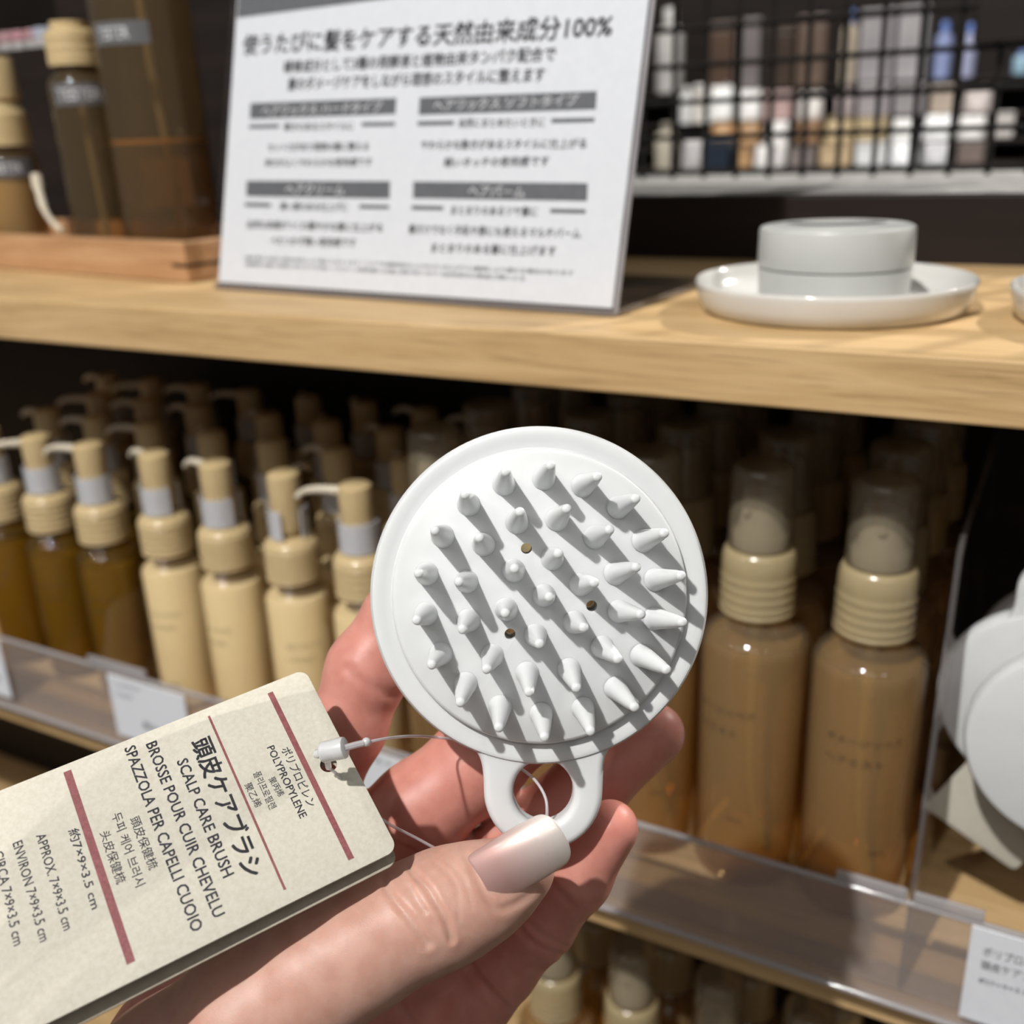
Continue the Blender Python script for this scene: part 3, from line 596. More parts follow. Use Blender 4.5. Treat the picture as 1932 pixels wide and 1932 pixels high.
for X, Y, TX, TY in BR:
    p = Vector(bl(680+X/2.841, 780+Y/2.841)); q = Vector(bl(680+TX/2.841, 780+TY/2.841, HB))
    o = bpy.data.objects.new('bristle', me_b); COL.objects.link(o); o.parent = brush
    d = q-p; o.matrix_local = Matrix.Translation(p) @ d.to_track_quat('Z', 'Y').to_matrix().to_4x4() @ Matrix.Diagonal((1, 1, d.length/.0201, 1))

# ------------------------------------------------------------------ hang tag: a folded card
def tpx(X, Y): return X/2.415, 1200+Y/2.415
cn = [tpx(308, 620), tpx(598, 1490), tpx(1600, 1018), tpx(1232, 262)]
rr = np.array([ray(*p) for p in cn]); A = np.array([rr[0], -rr[1], rr[2], -rr[3]]).T
dep = np.linalg.svd(A)[2][-1]; dep = dep/dep[3]*.2115
T0, T1, T2, T3 = [rr[i]*dep[i] for i in range(4)]
to = T3; tu = (T2-T3); tu /= np.linalg.norm(tu); ts = (T3-T0); ts -= tu*np.dot(ts, tu); ts /= np.linalg.norm(ts); tn = np.cross(tu, ts)
if np.dot(tn, to) > 0: tn = -tn                       # towards the lens
def tg(x, y): return sheet_hit(x, y, to, tu, ts, tn)
TM = Matrix(((tu[0], ts[0], tn[0], to[0]), (tu[1], ts[1], tn[1], to[1]), (tu[2], ts[2], tn[2], to[2]), (0, 0, 0, 1)))
htag = thing('hang_tag', 'folded cream paper hang tag with red bars and dark printing', 'tag'); htag.matrix_world = TM
uT = np.mean([tg(540, 1281)[0], tg(300, 1371)[0], tg(100, 1451)[0]]); uB = np.mean([tg(700, 1645)[0], tg(446, 1751)[0], tg(258, 1836)[0]])
sR = np.mean([tg(620, 1345)[1], tg(700, 1510)[1]])
def rrect(u0, u1, s0_, s1, r):
    out = []
    for cu_, cs, a0 in ((u1-r, s1-r, 0), (u0+r, s1-r, 90), (u0+r, s0_+r, 180), (u1-r, s0_+r, 270)):
        for i in range(9): a = math.radians(a0+90*i/8); out.append((cu_+r*math.cos(a), cs+r*math.sin(a)))
    return out
thc = tg(620, 1443); SL = -.105
hole = [(thc[0]+.00165*math.cos(2*math.pi*i/28), thc[1]+.00165*math.sin(2*math.pi*i/28)) for i in range(28)]
bm = shape2d([rrect(uT, uB, SL, sR, .0022), hole], .0005, .00012, 1); obj('front_leaf', bm, M_CARD, htag, angle=30); fl = htag.children[0]
bm = shape2d([rrect(uT+.0004, uB+.0012, SL, sR-.0003, .0022), hole], .0005, .00012, 1)
for v in bm.verts: v.co.z += -.0022 - .0007*max(0, (v.co.x-uT)/(uB-uT)) - .018*max(0, (sR-v.co.y))
obj('back_leaf', bm, M_CARDSHADE, htag, angle=30)
bm = bmesh.new()                                      # folded spine at the upper end of the card
TX = bmesh.new(); ft = lambda u, v: (u, v, .00028)
def TT(t, X0, Y0_, X1, Y1, h, bold=0.006, mi=0):
    a, b = tg(*tpx(X0, Y0_)), tg(*tpx(X1, Y1)); put_text(TX, t, a, b, h/2.415*.2/FPX*1.0, ft, bold, mi)
def TB(X0, Y0_, X1, Y1, wd):
    a, b = tg(*tpx(X0, Y0_)), tg(*tpx(X1, Y1)); m = (a[1]+b[1])/2; k = wd/2.415*.197/FPX/2*1.08
    put_quad(TX, [(a[0], m-k), (b[0], m-k), (b[0], m+k), (a[0], m+k)], ft, 1)
TB(1232, 260, 1600, 1020, 25); TB(951, 368, 1300, 1158, 10); TB(308, 618, 598, 1492, 31)
TT('頭皮ケアブラシ', 914, 472, 1162, 1092, 96, .03, 2)
TT('SCALP CARE BRUSH', 829, 566, 1043, 1096, 48, .022); TT('BROSSE POUR CUIR CHEVELU', 689, 488, 1001, 1278, 48, .022); TT('SPAZZOLA PER CAPELLI CUOIO', 591, 507, 902, 1343, 48, .022)
TT('頭皮保健梳', 613, 828, 703, 1062, 43, .008); TT('두피 케어 브러시', 530, 810, 642, 1140, 43, .008); TT('头皮保健梳', 476, 893, 556, 1127, 43, .008)
TT('約7×9×3.5 cm', 334, 882, 441, 1242, 44, .014); TT('APPROX. 7×9×3.5 cm', 186, 905, 314, 1338, 38, .014); TT('ENVIRON 7×9×3.5 cm', 80, 940, 207, 1390, 38, .014); TT('CIRCA 7×9×3.5 cm', -8, 985, 88, 1408, 38, .014)
TT('ポリプロピレン', 1300, 512, 1424, 776, 44, .012); TT('POLYPROPYLENE', 1232, 506, 1384, 828, 34, .018); TT('聚丙烯', 1236, 648, 1284, 730, 34, .006); TT('폴리프로필렌', 1168, 622, 1246, 788, 36, .006); TT('聚乙烯', 1128, 674, 1180, 780, 36, .006)
obj('lettering', TX, [M_INK2, M_RED, M_INK], fl, smooth=False)
fb = lambda u, v: (u, v, -.0021)

# ------------------------------------------------------------------ nylon fastener loop through tag and brush
loop = thing('tag_fastener', 'clear nylon loop with frosted lock tying the tag to the brush', 'tag fastener', tuple(at(628, 1415, .192)))
lo = Vector(at(628, 1415, .192)); sub = lambda p: tuple(Vector(tuple(p))-lo)
bm = bmesh.new(); a, b = Vector(sub(at(606, 1420, .1935))), Vector(sub(at(652, 1410, .1925)))
tube(bm, [a, a.lerp(b, .05), a.lerp(b, .12), a.lerp(b, .5), a.lerp(b, .9), a.lerp(b, .97), b], [.0016, .00195, .0020, .0020, .0021, .0020, .0015], 18); obj('lock_block', bm, M_LOCK, loop, angle=50)
bm = bmesh.new(); tube(bm, [sub(at(593, 1425, .194)), sub(at(598, 1423, .1938)), sub(at(608, 1419, .1935))], [.0005, .0009, .0009], 10); obj('lock_tip', bm, M_LOCK, loop)
bm = bmesh.new(); bmesh.ops.create_uvsphere(bm, u_segments=16, v_segments=10, radius=.00088, matrix=Matrix.Translation(sub(at(691, 1400, .1945)))); obj('bead', bm, M_LOCK, loop)
pts = [at(650, 1411, .1925), at(672, 1405, .1935), at(690, 1401, .1945), at(730, 1393, .198), at(775, 1389, .206), at(820, 1391, .2165), at(870, 1398, .2205), at(930, 1420, .2215), at(985, 1452, .2185), at(1012, 1475, .2145), at(1029, 1505, .2125), at(1032, 1535, .2115), at(1028, 1560, .213), at(1000, 1600, .217), at(930, 1630, .2165), at(880, 1622, .214), at(835, 1607, .2115), at(785, 1581, .2085), at(725, 1549, .203), at(680, 1510, .2015), at(640, 1465, .2005), at(620, 1448, .1985)]
cp = catmull([sub(p) for p in pts], 6); bm = bmesh.new(); tube(bm, cp, [.00065 if i < 12 else .00032 for i in range(len(cp))], 8); obj('thread', bm, M_NYLON, loop)
bm = bmesh.new(); tube(bm, [sub(at(620, 1448, .1985)), sub(at(618, 1436, .1955)), sub(at(614, 1424, .1935))], .0006, 8); obj('thread_end', bm, M_NYLON, loop)

# ------------------------------------------------------------------ the hand: one continuous skin surface, fingers rooted in the palm
# bones given as (x, y, distance, radius in picture units); converted to metres in the lens frame
def bone(p):
    x, y, d, r = p; return np.array([(x-CPX)/FPX*d, (y-CPX)/FPX*d, d]), r*d/FPX
H = .00058; LO = np.array([-.128, .008, .170]); HI = np.array([.046, .215, .276])
NX, NY, NZ = [int(q) for q in np.ceil((HI-LO)/H)]
BIG = .02
def chain(pts, k=.003):
    f = np.full((NX, NY, NZ), BIG, np.float32); P = [bone(p) for p in pts]
    for (a, ra), (b, rb) in zip(P, P[1:]):
        lo = np.minimum(a-ra, b-rb)-.012; hi = np.maximum(a+ra, b+rb)+.012
        i0 = np.clip(((lo-LO)/H).astype(int), 0, [NX, NY, NZ]); i1 = np.clip(((hi-LO)/H).astype(int)+1, 0, [NX, NY, NZ])
        if np.any(i1 <= i0): continue
        ax = [(LO[j] + H*np.arange(i0[j], i1[j])).astype(np.float32) for j in range(3)]
        X, Y, Z = ax[0][:, None, None]-a[0], ax[1][None, :, None]-a[1], ax[2][None, None, :]-a[2]
        ab = b-a; t = np.clip((X*ab[0]+Y*ab[1]+Z*ab[2])/np.dot(ab, ab), 0, 1).astype(np.float32)
        t = t.astype(np.float32); dd = np.sqrt((X-ab[0]*t)**2+(Y-ab[1]*t)**2+(Z-ab[2]*t)**2) - (ra+(rb-ra)*t)
        sl = tuple(slice(i0[j], i1[j]) for j in range(3)); f[sl] = smin(f[sl], dd.astype(np.float32), k)
    return f
def smin(a, b, k):
    h = np.maximum(k-np.abs(a-b), 0)/k; return np.minimum(a, b) - h*h*k*.25
index_ = [(500, 1668, .238, 92), (585, 1500, .2355, 80), (655, 1371, .2345, 72), (694, 1264, .2350, 76), (760, 1162, .2360, 71), (810, 1090, .2360, 66), (850, 1030, .2355, 56)]
middle = [(600, 1700, .239, 92), (690, 1612, .236, 86), (790, 1530, .2345, 91), (900, 1440, .2355, 87), (1000, 1357, .2362, 74), (1075, 1290, .2355, 62)]
ring = [(790, 1785, .239, 92), (890, 1688, .2385, 93), (1000, 1586, .2390, 82), (1120, 1473, .2405, 69), (1235, 1384, .2415, 57)]
little = [(893, 1888, .236, 66), (950, 1830, .2340, 59), (1020, 1742, .2300, 63), (1090, 1655, .2250, 60), (1152, 1562, .2215, 53)]
palm = [[(905, 1885, .2365, 62), (800, 1995, .240, 88), (570, 2250, .243, 112), (330, 2360, .243, 150)], [(790, 1800, .240, 80), (680, 1930, .243, 92), (480, 2230, .245, 115), (300, 2380, .243, 160)],
        [(620, 1690, .240, 92), (560, 1840, .245, 102), (400, 2200, .247, 118), (280, 2360, .243, 160)], [(500, 1672, .239, 94), (440, 1860, .245, 105), (320, 2180, .246, 118), (260, 2360, .243, 150)],
        [(700, 1800, .244, 90), (560, 1900, .245, 100), (430, 2100, .240, 130)], [(520, 1770, .229, 90), (340, 1960, .226, 112), (230, 2110, .227, 130), (240, 2300, .232, 150)], [(470, 1960, .216, 95), (380, 2060, .222, 130), (320, 2200, .228, 150)], [(300, 2360, .243, 165), (220, 2560, .236, 170), (60, 2900, .222, 190)]]
thumb = [(1003, 1640, .2015, 40), (975, 1650, .2020, 62), (925, 1675, .2025, 84), (870, 1698, .2022, 97), (825, 1717, .2015, 103), (760, 1746, .2005, 104), (680, 1789, .1992, 113), (585, 1846, .1980, 122), (470, 1926, .1970, 140), (335, 2055, .1985, 168), (270, 2240, .212, 165), (280, 2400, .230, 155)]
F = None
for c in palm:
    g = chain(c, .006); F = g if F is None else smin(F, g, .010)
for c, k in ((index_, .0035), (middle, .0030), (ring, .0030), (little, .0030)): F = smin(F, chain(c, .003), k)
F = smin(F, chain(thumb, .003), .0045)
def surface(F):                                       # surface nets
    ins = F < 0
    acc = np.zeros((NX-1, NY-1, NZ-1, 3), np.float32); cnt = np.zeros((NX-1, NY-1, NZ-1), np.float32)
    cor = [(i, j, k) for i in (0, 1) for j in (0, 1) for k in (0, 1)]
    S = lambda A, c: A[c[0]:NX-1+c[0], c[1]:NY-1+c[1], c[2]:NZ-1+c[2]]
    n_in = sum(S(ins, c).astype(np.uint8) for c in cor); act = (n_in > 0) & (n_in < 8); idx = np.argwhere(act)
    pos = np.zeros((len(idx), 3)); num = np.zeros(len(idx))
    for c1 in cor:
        for c2 in cor:
            if sum(abs(p-q) for p, q in zip(c1, c2)) == 1 and c1 < c2:
                f1 = F[tuple((idx+c1).T)]; f2 = F[tuple((idx+c2).T)]; m = (f1 < 0) != (f2 < 0)
                t = np.where(m, f1/np.where(m, f1-f2, 1), 0)
                pos += np.where(m[:, None], np.array(c1)+t[:, None]*(np.array(c2)-np.array(c1)), 0); num += m
    pos = LO + H*(idx + pos/num[:, None])
    vid = np.full(act.shape, -1, np.int32); vid[act] = np.arange(len(idx))
    faces = []
    for ax in range(3):
        sl1 = [slice(None)]*3; sl2 = [slice(None)]*3; sl1[ax] = slice(0, -1); sl2[ax] = slice(1, None)
        a, b = ins[tuple(sl1)], ins[tuple(sl2)]; e = np.argwhere(a != b); sgn = a[tuple(e.T)]
        o1, o2 = [(1, 2), (2, 0), (0, 1)][ax]
        ok = (e[:, o1] > 0) & (e[:, o2] > 0) & (e[:, o1] < act.shape[o1]) & (e[:, o2] < act.shape[o2]) & (e[:, ax] < act.shape[ax]); e = e[ok]; sgn = sgn[ok]
        q = []
        for d1, d2 in ((1, 1), (0, 1), (0, 0), (1, 0)):
            c = e.copy(); c[:, o1] -= d1; c[:, o2] -= d2; q.append(vid[tuple(c.T)])
        q = np.array(q).T; q[~sgn] = q[~sgn][:, ::-1]; faces.append(q)
    return pos, np.concatenate(faces)
V, Q = surface(F)
Q = Q[(Q >= 0).all(1)]
def laplace(V, n, lam=.5):
    E = np.concatenate([Q[:, [0, 1]], Q[:, [1, 2]], Q[:, [2, 3]], Q[:, [3, 0]]])
    deg = np.bincount(E[:, 0], minlength=len(V)) + np.bincount(E[:, 1], minlength=len(V)); deg = np.maximum(deg, 1)
    for _ in range(n):
        s_ = np.stack([np.bincount(E[:, 0], V[E[:, 1], j], len(V)) + np.bincount(E[:, 1], V[E[:, 0], j], len(V)) for j in range(3)], 1)
        V = V + lam*(s_/deg[:, None]-V)
    return V
V = laplace(V, 10)
def normals(V):
    n = np.cross(V[Q[:, 2]]-V[Q[:, 0]], V[Q[:, 3]]-V[Q[:, 1]]); N_ = np.zeros_like(V)
    for j in range(4): np.add.at(N_, Q[:, j], n)
    return N_/np.maximum(np.linalg.norm(N_, axis=1), 1e-12)[:, None]
NV = normals(V)
if np.mean(np.einsum('ij,ij->i', NV, V-V.mean(0))) < 0: Q = Q[:, ::-1]; NV = -NV
def c3(X, Y): return 560+X/3.45, 1480+Y/3.45
# skin creases: polylines over the surface, (depth in mm, width in mm, nearer than)
CR = [([c3(*p) for p in ((560, 560), (578, 660), (640, 760), (720, 860), (800, 980), (850, 1040))], .55, .75, .204), ([c3(*p) for p in ((712, 500), (760, 580), (850, 680), (905, 770), (965, 880), (1005, 1010))], .55, .65, .204),
      ([c3(*p) for p in ((735, 670), (790, 770), (835, 830))], .25, .5, .204), ([c3(*p) for p in ((885, 500), (1000, 600), (1045, 710), (1055, 880))], .12, .35, .204), ([c3(*p) for p in ((965, 490), (1085, 620), (1140, 800))], .12, .35, .204),
      ([c3(*p) for p in ((1110, 470), (1190, 640), (1285, 800), (1400, 790), (1560, 690))], .3, .8, .204),
      ([(655, 1262), (690, 1290), (740, 1312)], .35, 1.2, .24), 
      ([(1035, 1662), (1062, 1690), (1085, 1712)], .35, .9, .25), ([(975, 1745), (1010, 1782), (1062, 1802)], .4, .7, .25), ([(988, 1735), (1025, 1765), (1068, 1785)], .3, .7, .25),
      ([(880, 1810), (905, 1848), (935, 1882), (958, 1900)], .8, .9, .26), ([(748, 1875), (765, 1910), (790, 1945)], .6, .9, .26)]
def groove(V, NV):
    px = CPX + V[:, :2]/V[:, 2:]*FPX; mm = V[:, 2]/FPX*1000; off = np.zeros(len(V))
    for pl, dep_, wd, far in CR:
        best = np.full(len(V), 1e9); pl = np.array(catmull([(*p, 0) for p in pl], 5))[:, :2]
        for a, b in zip(pl, pl[1:]):
            ab = b-a; t = np.clip(((px-a)@ab)/np.dot(ab, ab), 0, 1); best = np.minimum(best, np.linalg.norm(px-a-t[:, None]*ab, axis=1))
        k = dep_*np.exp(-(best*mm/wd)**2) - .25*dep_*np.exp(-((best*mm-1.9*wd)/(1.1*wd))**2)
        off += np.where((V[:, 2] < far) & (V[:, 2] > (.215 if far > .21 else 0)), k*np.clip((-.08-NV[:, 2])/.3, 0, 1), 0)
    return V - NV*off[:, None]*.001
V = groove(V, NV)
# flushed skin: finger pads and inner fingers are pinker than the back of the thumb
pxv = CPX + V[:, :2]/V[:, 2:]*FPX
fl_ = np.clip((V[:, 2]-.207)/.012, 0, 1)
tip = np.exp(-(np.linalg.norm((pxv-np.array([1160, 1570]))*[1, 1], axis=1)/75)**2); fl_ = np.clip(fl_*.8 + .35*tip*(V[:, 2] > .21), 0, 1)
me = bpy.data.meshes.new('hand'); VW = V @ CM
org = at(640, 1750, .235); me.from_pydata((VW-org).tolist(), [], Q.tolist()); me.update()
at_ = me.attributes.new('flush', 'FLOAT', 'POINT'); at_.data.foreach_set('value', fl_.astype(np.float32))
M_SKIN = principled('skin', (.62, .40, .29), .42, spec=.35, sss=.55, sssr=(1, .35, .2), ssss=.0022)
N, L, b = nodes(M_SKIN)
an = N.new('ShaderNodeAttribute'); an.attribute_name = 'flush'
mx = N.new('ShaderNodeMix'); mx.data_type = 'RGBA'; mx.inputs['A'].default_value = (.55, .324, .253, 1); mx.inputs['B'].default_value = (.57, .232, .186, 1)
tc = N.new('ShaderNodeTexCoord'); nz = N.new('ShaderNodeTexNoise'); nz.inputs['Scale'].default_value = 220; nz.inputs['Detail'].default_value = 4
cr = N.new('ShaderNodeValToRGB'); cr.color_ramp.elements[0].position = .35; cr.color_ramp.elements[0].color = (.93, .88, .87, 1); cr.color_ramp.elements[1].position = .65; cr.color_ramp.elements[1].color = (1.04, 1.06, 1.07, 1)
mm = N.new('ShaderNodeMix'); mm.data_type = 'RGBA'; mm.blend_type = 'MULTIPLY'; mm.inputs[0].default_value = 1
L.new(an.outputs['Fac'], mx.inputs[0]); L.new(tc.outputs['Object'], nz.inputs['Vector']); L.new(nz.outputs['Fac'], cr.inputs[0]); L.new(mx.outputs['Result'], mm.inputs['A']); L.new(cr.outputs[0], mm.inputs['B']); L.new(mm.outputs['Result'], b.inputs['Base Color'])
vo = N.new('ShaderNodeTexVoronoi'); vo.feature = 'DISTANCE_TO_EDGE'; vo.inputs['Scale'].default_value = 2100
bp = N.new('ShaderNodeBump'); bp.inputs['Strength'].default_value = .22; bp.inputs['Distance'].default_value = .00015
L.new(tc.outputs['Object'], vo.inputs['Vector']); L.new(vo.outputs['Distance'], bp.inputs['Height']); L.new(bp.outputs[0], b.inputs['Normal'])
hand = obj_from_mesh('hand', me, M_SKIN, None, True, 180); hand.location = org
tag(hand, 'left hand holding the white scalp brush by its ring, thumb in front', 'hand')

# thumb nail: long squared-oval nail with pearly pink polish
from mathutils.bvhtree import BVHTree
nb, nt = np.array([908., 1662.]), np.array([1063., 1571.]); ax_ = (nt-nb)/np.linalg.norm(nt-nb); pr_ = np.array([-ax_[1], ax_[0]]); Ln = np.linalg.norm(nt-nb)
bm = bmesh.new(); NU, NVV = 44, 28; gr = []
for i in range(NU+1):
    s_ = i/NU; row = []
    if s_ < .10: hw = 47 + 9*math.sqrt(max(0, 1-((.10-s_)/.10)**2))
    else: hw = 56 + 2*math.sin(min(1, (s_-.1)/.5)*math.pi/2)
    if s_ > .60: hw = 58 - 3*((s_-.6)/.4)
    if s_ > .80: hw *= (max(0, 1-((s_-.80)/.205)**2.6))**(1/2.6)
    for j in range(NVV+1):
        v_ = (j/NVV*2-1); c = nb + ax_*(s_*Ln + (1-v_*v_)*0 - 3*(v_*v_)*(1-s_)) + pr_*(v_*hw)
        wv = v_*hw/58
        d = .1912 + .0056*(1-math.sqrt(max(0, 1-.80*wv*wv))) + .0019*(1-s_/.75)**2 + .0030*max(0, s_-.75)
        row.append((c, d))
    gr.append(row)
uvl = bm.verts.layers.float.new('tipward')
g2 = [[bm.verts.new(tuple(at(c[0], c[1], d)-org)) for c, d in row] for row in gr]
for i in range(NU):
    for j in range(NVV):
        try: bm.faces.new((g2[i][j], g2[i+1][j], g2[i+1][j+1], g2[i][j+1]))
        except ValueError: pass
for i in range(NU+1):
    for v in g2[i]: v[uvl] = i/NU
bmesh.ops.recalc_face_normals(bm, faces=bm.faces)
M_NAIL = principled('pearl_nail_polish', (.72, .5, .46), .38, metal=.45, spec=.6, coat=.7)
N, L, b = nodes(M_NAIL); an = N.new('ShaderNodeAttribute'); an.attribute_name = 'tipward'
cr = N.new('ShaderNodeValToRGB'); cr.color_ramp.elements[0].position = .25; cr.color_ramp.elements[0].color = (.62, .38, .345, 1); cr.color_ramp.elements[1].position = .9; cr.color_ramp.elements[1].color = (.84, .76, .70, 1)
tc = N.new('ShaderNodeTexCoord'); vo = N.new('ShaderNodeTexVoronoi'); vo.inputs['Scale'].default_value = 5200; c4 = N.new('ShaderNodeValToRGB'); c4.color_ramp.elements[0].position = .0; c4.color_ramp.elements[0].color = (1.5, 1.5, 1.45, 1); c4.color_ramp.elements[1].position = .22; c4.color_ramp.elements[1].color = (1, 1, 1, 1)
mm = N.new('ShaderNodeMix'); mm.data_type = 'RGBA'; mm.blend_type = 'MULTIPLY'; mm.inputs[0].default_value = .6
L.new(an.outputs['Fac'], cr.inputs[0]); L.new(tc.outputs['Object'], vo.inputs['Vector']); L.new(vo.outputs['Distance'], c4.inputs[0]); L.new(cr.outputs[0], mm.inputs['A']); L.new(c4.outputs[0], mm.inputs['B']); L.new(mm.outputs['Result'], b.inputs['Base Color'])
nl = obj('thumb_nail', bm, M_NAIL, hand, angle=180); nl['label'] = 'long pearly pink thumb nail'
md = nl.modifiers.new('thick', 'SOLIDIFY'); md.thickness = .0006; md.offset = -1 if True else 1
md = nl.modifiers.new('soft', 'SUBSURF'); md.levels = 1; md.render_levels = 1

# ------------------------------------------------------------------ brushes for sale hanging on a hook at the right end
HX, HZ = float(at(2000, 1425, .335)[0]), -.148
hk = thing('display_hook', 'steel display hook holding spare scalp brushes at the right picture edge', 'hook', (HX, YB-.001, HZ))
M_STEEL = noise_color(principled('steel', (.45, .45, .46), .3, metal=1), (.43, .43, .44), (.48, .48, .49), (200, 200, 200))
bm = bmesh.new(); tube(bm, catmull([(0, 0, 0), (0, -.05, 0), (0, -.16, 0), (0, -.186, .001), (0, -.192, .007)], 6), .0022, 12); obj('hook_rod', bm, M_STEEL, hk)
bm = bmesh.new(); box(bm, -.014, .014, -.002, 0, -.016, .016, .0008); obj('hook_plate', bm, M_STEEL, hk)
for i, (yy, rz, sx, lab) in enumerate([(.327, 14, .006, 'spare white scalp brush hanging frontmost on the hook, back turned'), (.352, -6, -.005, 'spare white scalp brush hanging second on the hook'), (.380, 5, .003, 'spare white scalp brush hanging third on the hook')]):
    r = dup(brush, (0, 0, 0), 0, lab, 'spare scalp brushes on the hook')
    # ring over the rod, disc below, bristles towards the back panel
    m = Matrix.Translation((HX+sx, yy, HZ-.0395)) @ Matrix.Rotation(math.radians(rz*.4), 4, 'Y') @ Matrix(((-1, 0, 0, 0), (0, 0, 1, 0), (0, -1, 0, 0), (0, 0, 0, 1)))
    r.matrix_world = m @ Matrix.Translation((0, 0, 0))
for i, (yy, dx, lab) in enumerate([(.3405, -.012, 'cream hang tag showing below the frontmost spare brush'), (.3665, .004, 'cream hang tag behind the second spare brush')]):
    t = thing('hang_tag', lab, 'tag', (HX+dx, yy, HZ-.075), math.radians(6*i), 'cream tags of the spare brushes')
    bm = shape2d([rrect(-.018, .018, -.024, .024, .002)], .0008, .0001, 1); q = obj('card', bm, M_CARD, t, angle=30); q.rotation_euler = (math.radians(90), math.radians(28-50*i), 0)

# ------------------------------------------------------------------ goods on the shelves across the aisle, seen through the wire grid
BY = 1.50
def zrow(y, x=1560): return float(hity(x, y, BY)[2])
far = thing('display_shelf', 'dark brown shelves across the aisle behind the wire grid', 'shelf', (-.45, BY, -1.2))
TY = [1.46, 1.585, 1.71, 1.835]
ROWS = [float(hity(1560, y, Y)[2]) for y, Y in zip((316, 270, 224, 160), TY)]
for z, Y in zip(ROWS, TY):
    bm = bmesh.new(); box(bm, -1.0, 1.0, Y-BY-.012, 2.0-BY, z+1.2-.006, z+1.2, .001); obj('tier', bm, M_DARK, far, smooth=False)
bm = bmesh.new(); box(bm, -1.0, 1.0, 2.0-BY, 2.02-BY, .02, 1.9); obj('back_panel', bm, M_DARK, far, smooth=False)
bm = bmesh.new(); box(bm, -1.0, 1.0, TY[0]-BY, 2.0-BY, .02, ROWS[0]+1.2-.0065); obj('base_cabinet', bm, M_DARK, far, smooth=False)
_mc = {}
def goods_mat(c):
    k = tuple(round(q, 3) for q in c)
    if k not in _mc: _mc[k] = noise_color(principled('goods_wrap', c, .3, spec=.6), tuple(q*.85 for q in c), tuple(min(1, q*1.1) for q in c), (25, 25, 25))
    return _mc[k]
def good(kind, rect, col, label, cat, capc=None):
    x0, y0, x1, y1 = rect; r_ = {308: 0, 258: 1, 259: 1, 214: 2}.get(y1, 3); Y = TY[r_]; zz = ROWS[r_]; ym = (y0+y1)/2
    a = hity(x0, ym, Y); b = hity(x1, ym, Y); wd = float(b[0]-a[0])*.97; cx = float(a[0]+b[0])/2
    ht = max(.02, float(hity((x0+x1)/2, y0, Y)[2])-zz); dp = min(.085, max(.03, wd*.7))
    t = thing({'box': 'carton', 'pouch': 'refill_pouch', 'bottle': 'bottle', 'jar': 'canister'}[kind], label, cat, (cx, Y+dp/2+.004, zz+.0005), math.radians(random.uniform(-5, 5))); m = goods_mat(col)
    dk = goods_mat(tuple(q*.45 for q in col)) if capc is None else goods_mat(capc)
    if kind == 'box':
        bm = bmesh.new(); box(bm, -wd/2, wd/2, -dp/2, dp/2, 0, ht*.86, .002); obj('carton_body', bm, m, t, smooth=False)
        bm = bmesh.new(); box(bm, -wd/2-.001, wd/2+.001, -dp/2-.001, dp/2+.001, ht*.86, ht, .003); obj('carton_lid', bm, m if capc is None else dk, t, smooth=False)
    elif kind == 'pouch':
        bm = bmesh.new(); n = 14; rings = []
        for i in range(n+1):
            k = i/n; th = dp/2*max(.06, math.cos(k*math.pi/2)**.8); wv = wd/2*(1-.10*k+.04*math.sin(5*k)); rr_ = []
            for j in range(24):
                q = 2*math.pi*j/24; c_, s_ = math.cos(q), math.sin(q); rr_.append(bm.verts.new((wv*math.copysign(abs(c_)**.5, c_), th*math.copysign(abs(s_)**.8, s_), ht*k*.94)))
            rings.append(rr_)
        for r0, r1 in zip(rings, rings[1:]):
            for j in range(24): bm.faces.new((r0[j], r0[(j+1) % 24], r1[(j+1) % 24], r1[j]))
        bm.faces.new(list(reversed(rings[0]))); bm.faces.new(rings[-1]); obj('pouch_body', bm, m, t)
        bm = bmesh.new(); tube(bm, [(wd*.2, 0, ht*.93), (wd*.2, 0, ht)], wd*.10, 16); obj('pouch_cap', bm, dk, t)
    else:
        r = wd/2; nk = .45 if kind == 'bottle' else .9
        bm = bmesh.new(); lathe(bm, [(0, 0), (r*.94, 0), (r, ht*.03), (r, ht*.70), (r*.93, ht*.76), (r*nk, ht*.80), (r*nk, ht*.86)], 28); obj('body', bm, m, t)
        bm = bmesh.new(); lathe(bm, [(r*nk*1.05, ht*.83), (r*nk*1.1, ht*.84), (r*nk*1.1, ht*.97), (r*nk, ht), (0, ht)], 24); obj('cap', bm, dk, t)
W_, TAN, BEI, GRY, BRN, LIL, PNK, NVY = (.75, .74, .72), (.50, .30, .15), (.62, .48, .28), (.38, .36, .36), (.10, .06, .04), (.30, .28, .29), (.45, .26, .27), (.02, .028, .045)
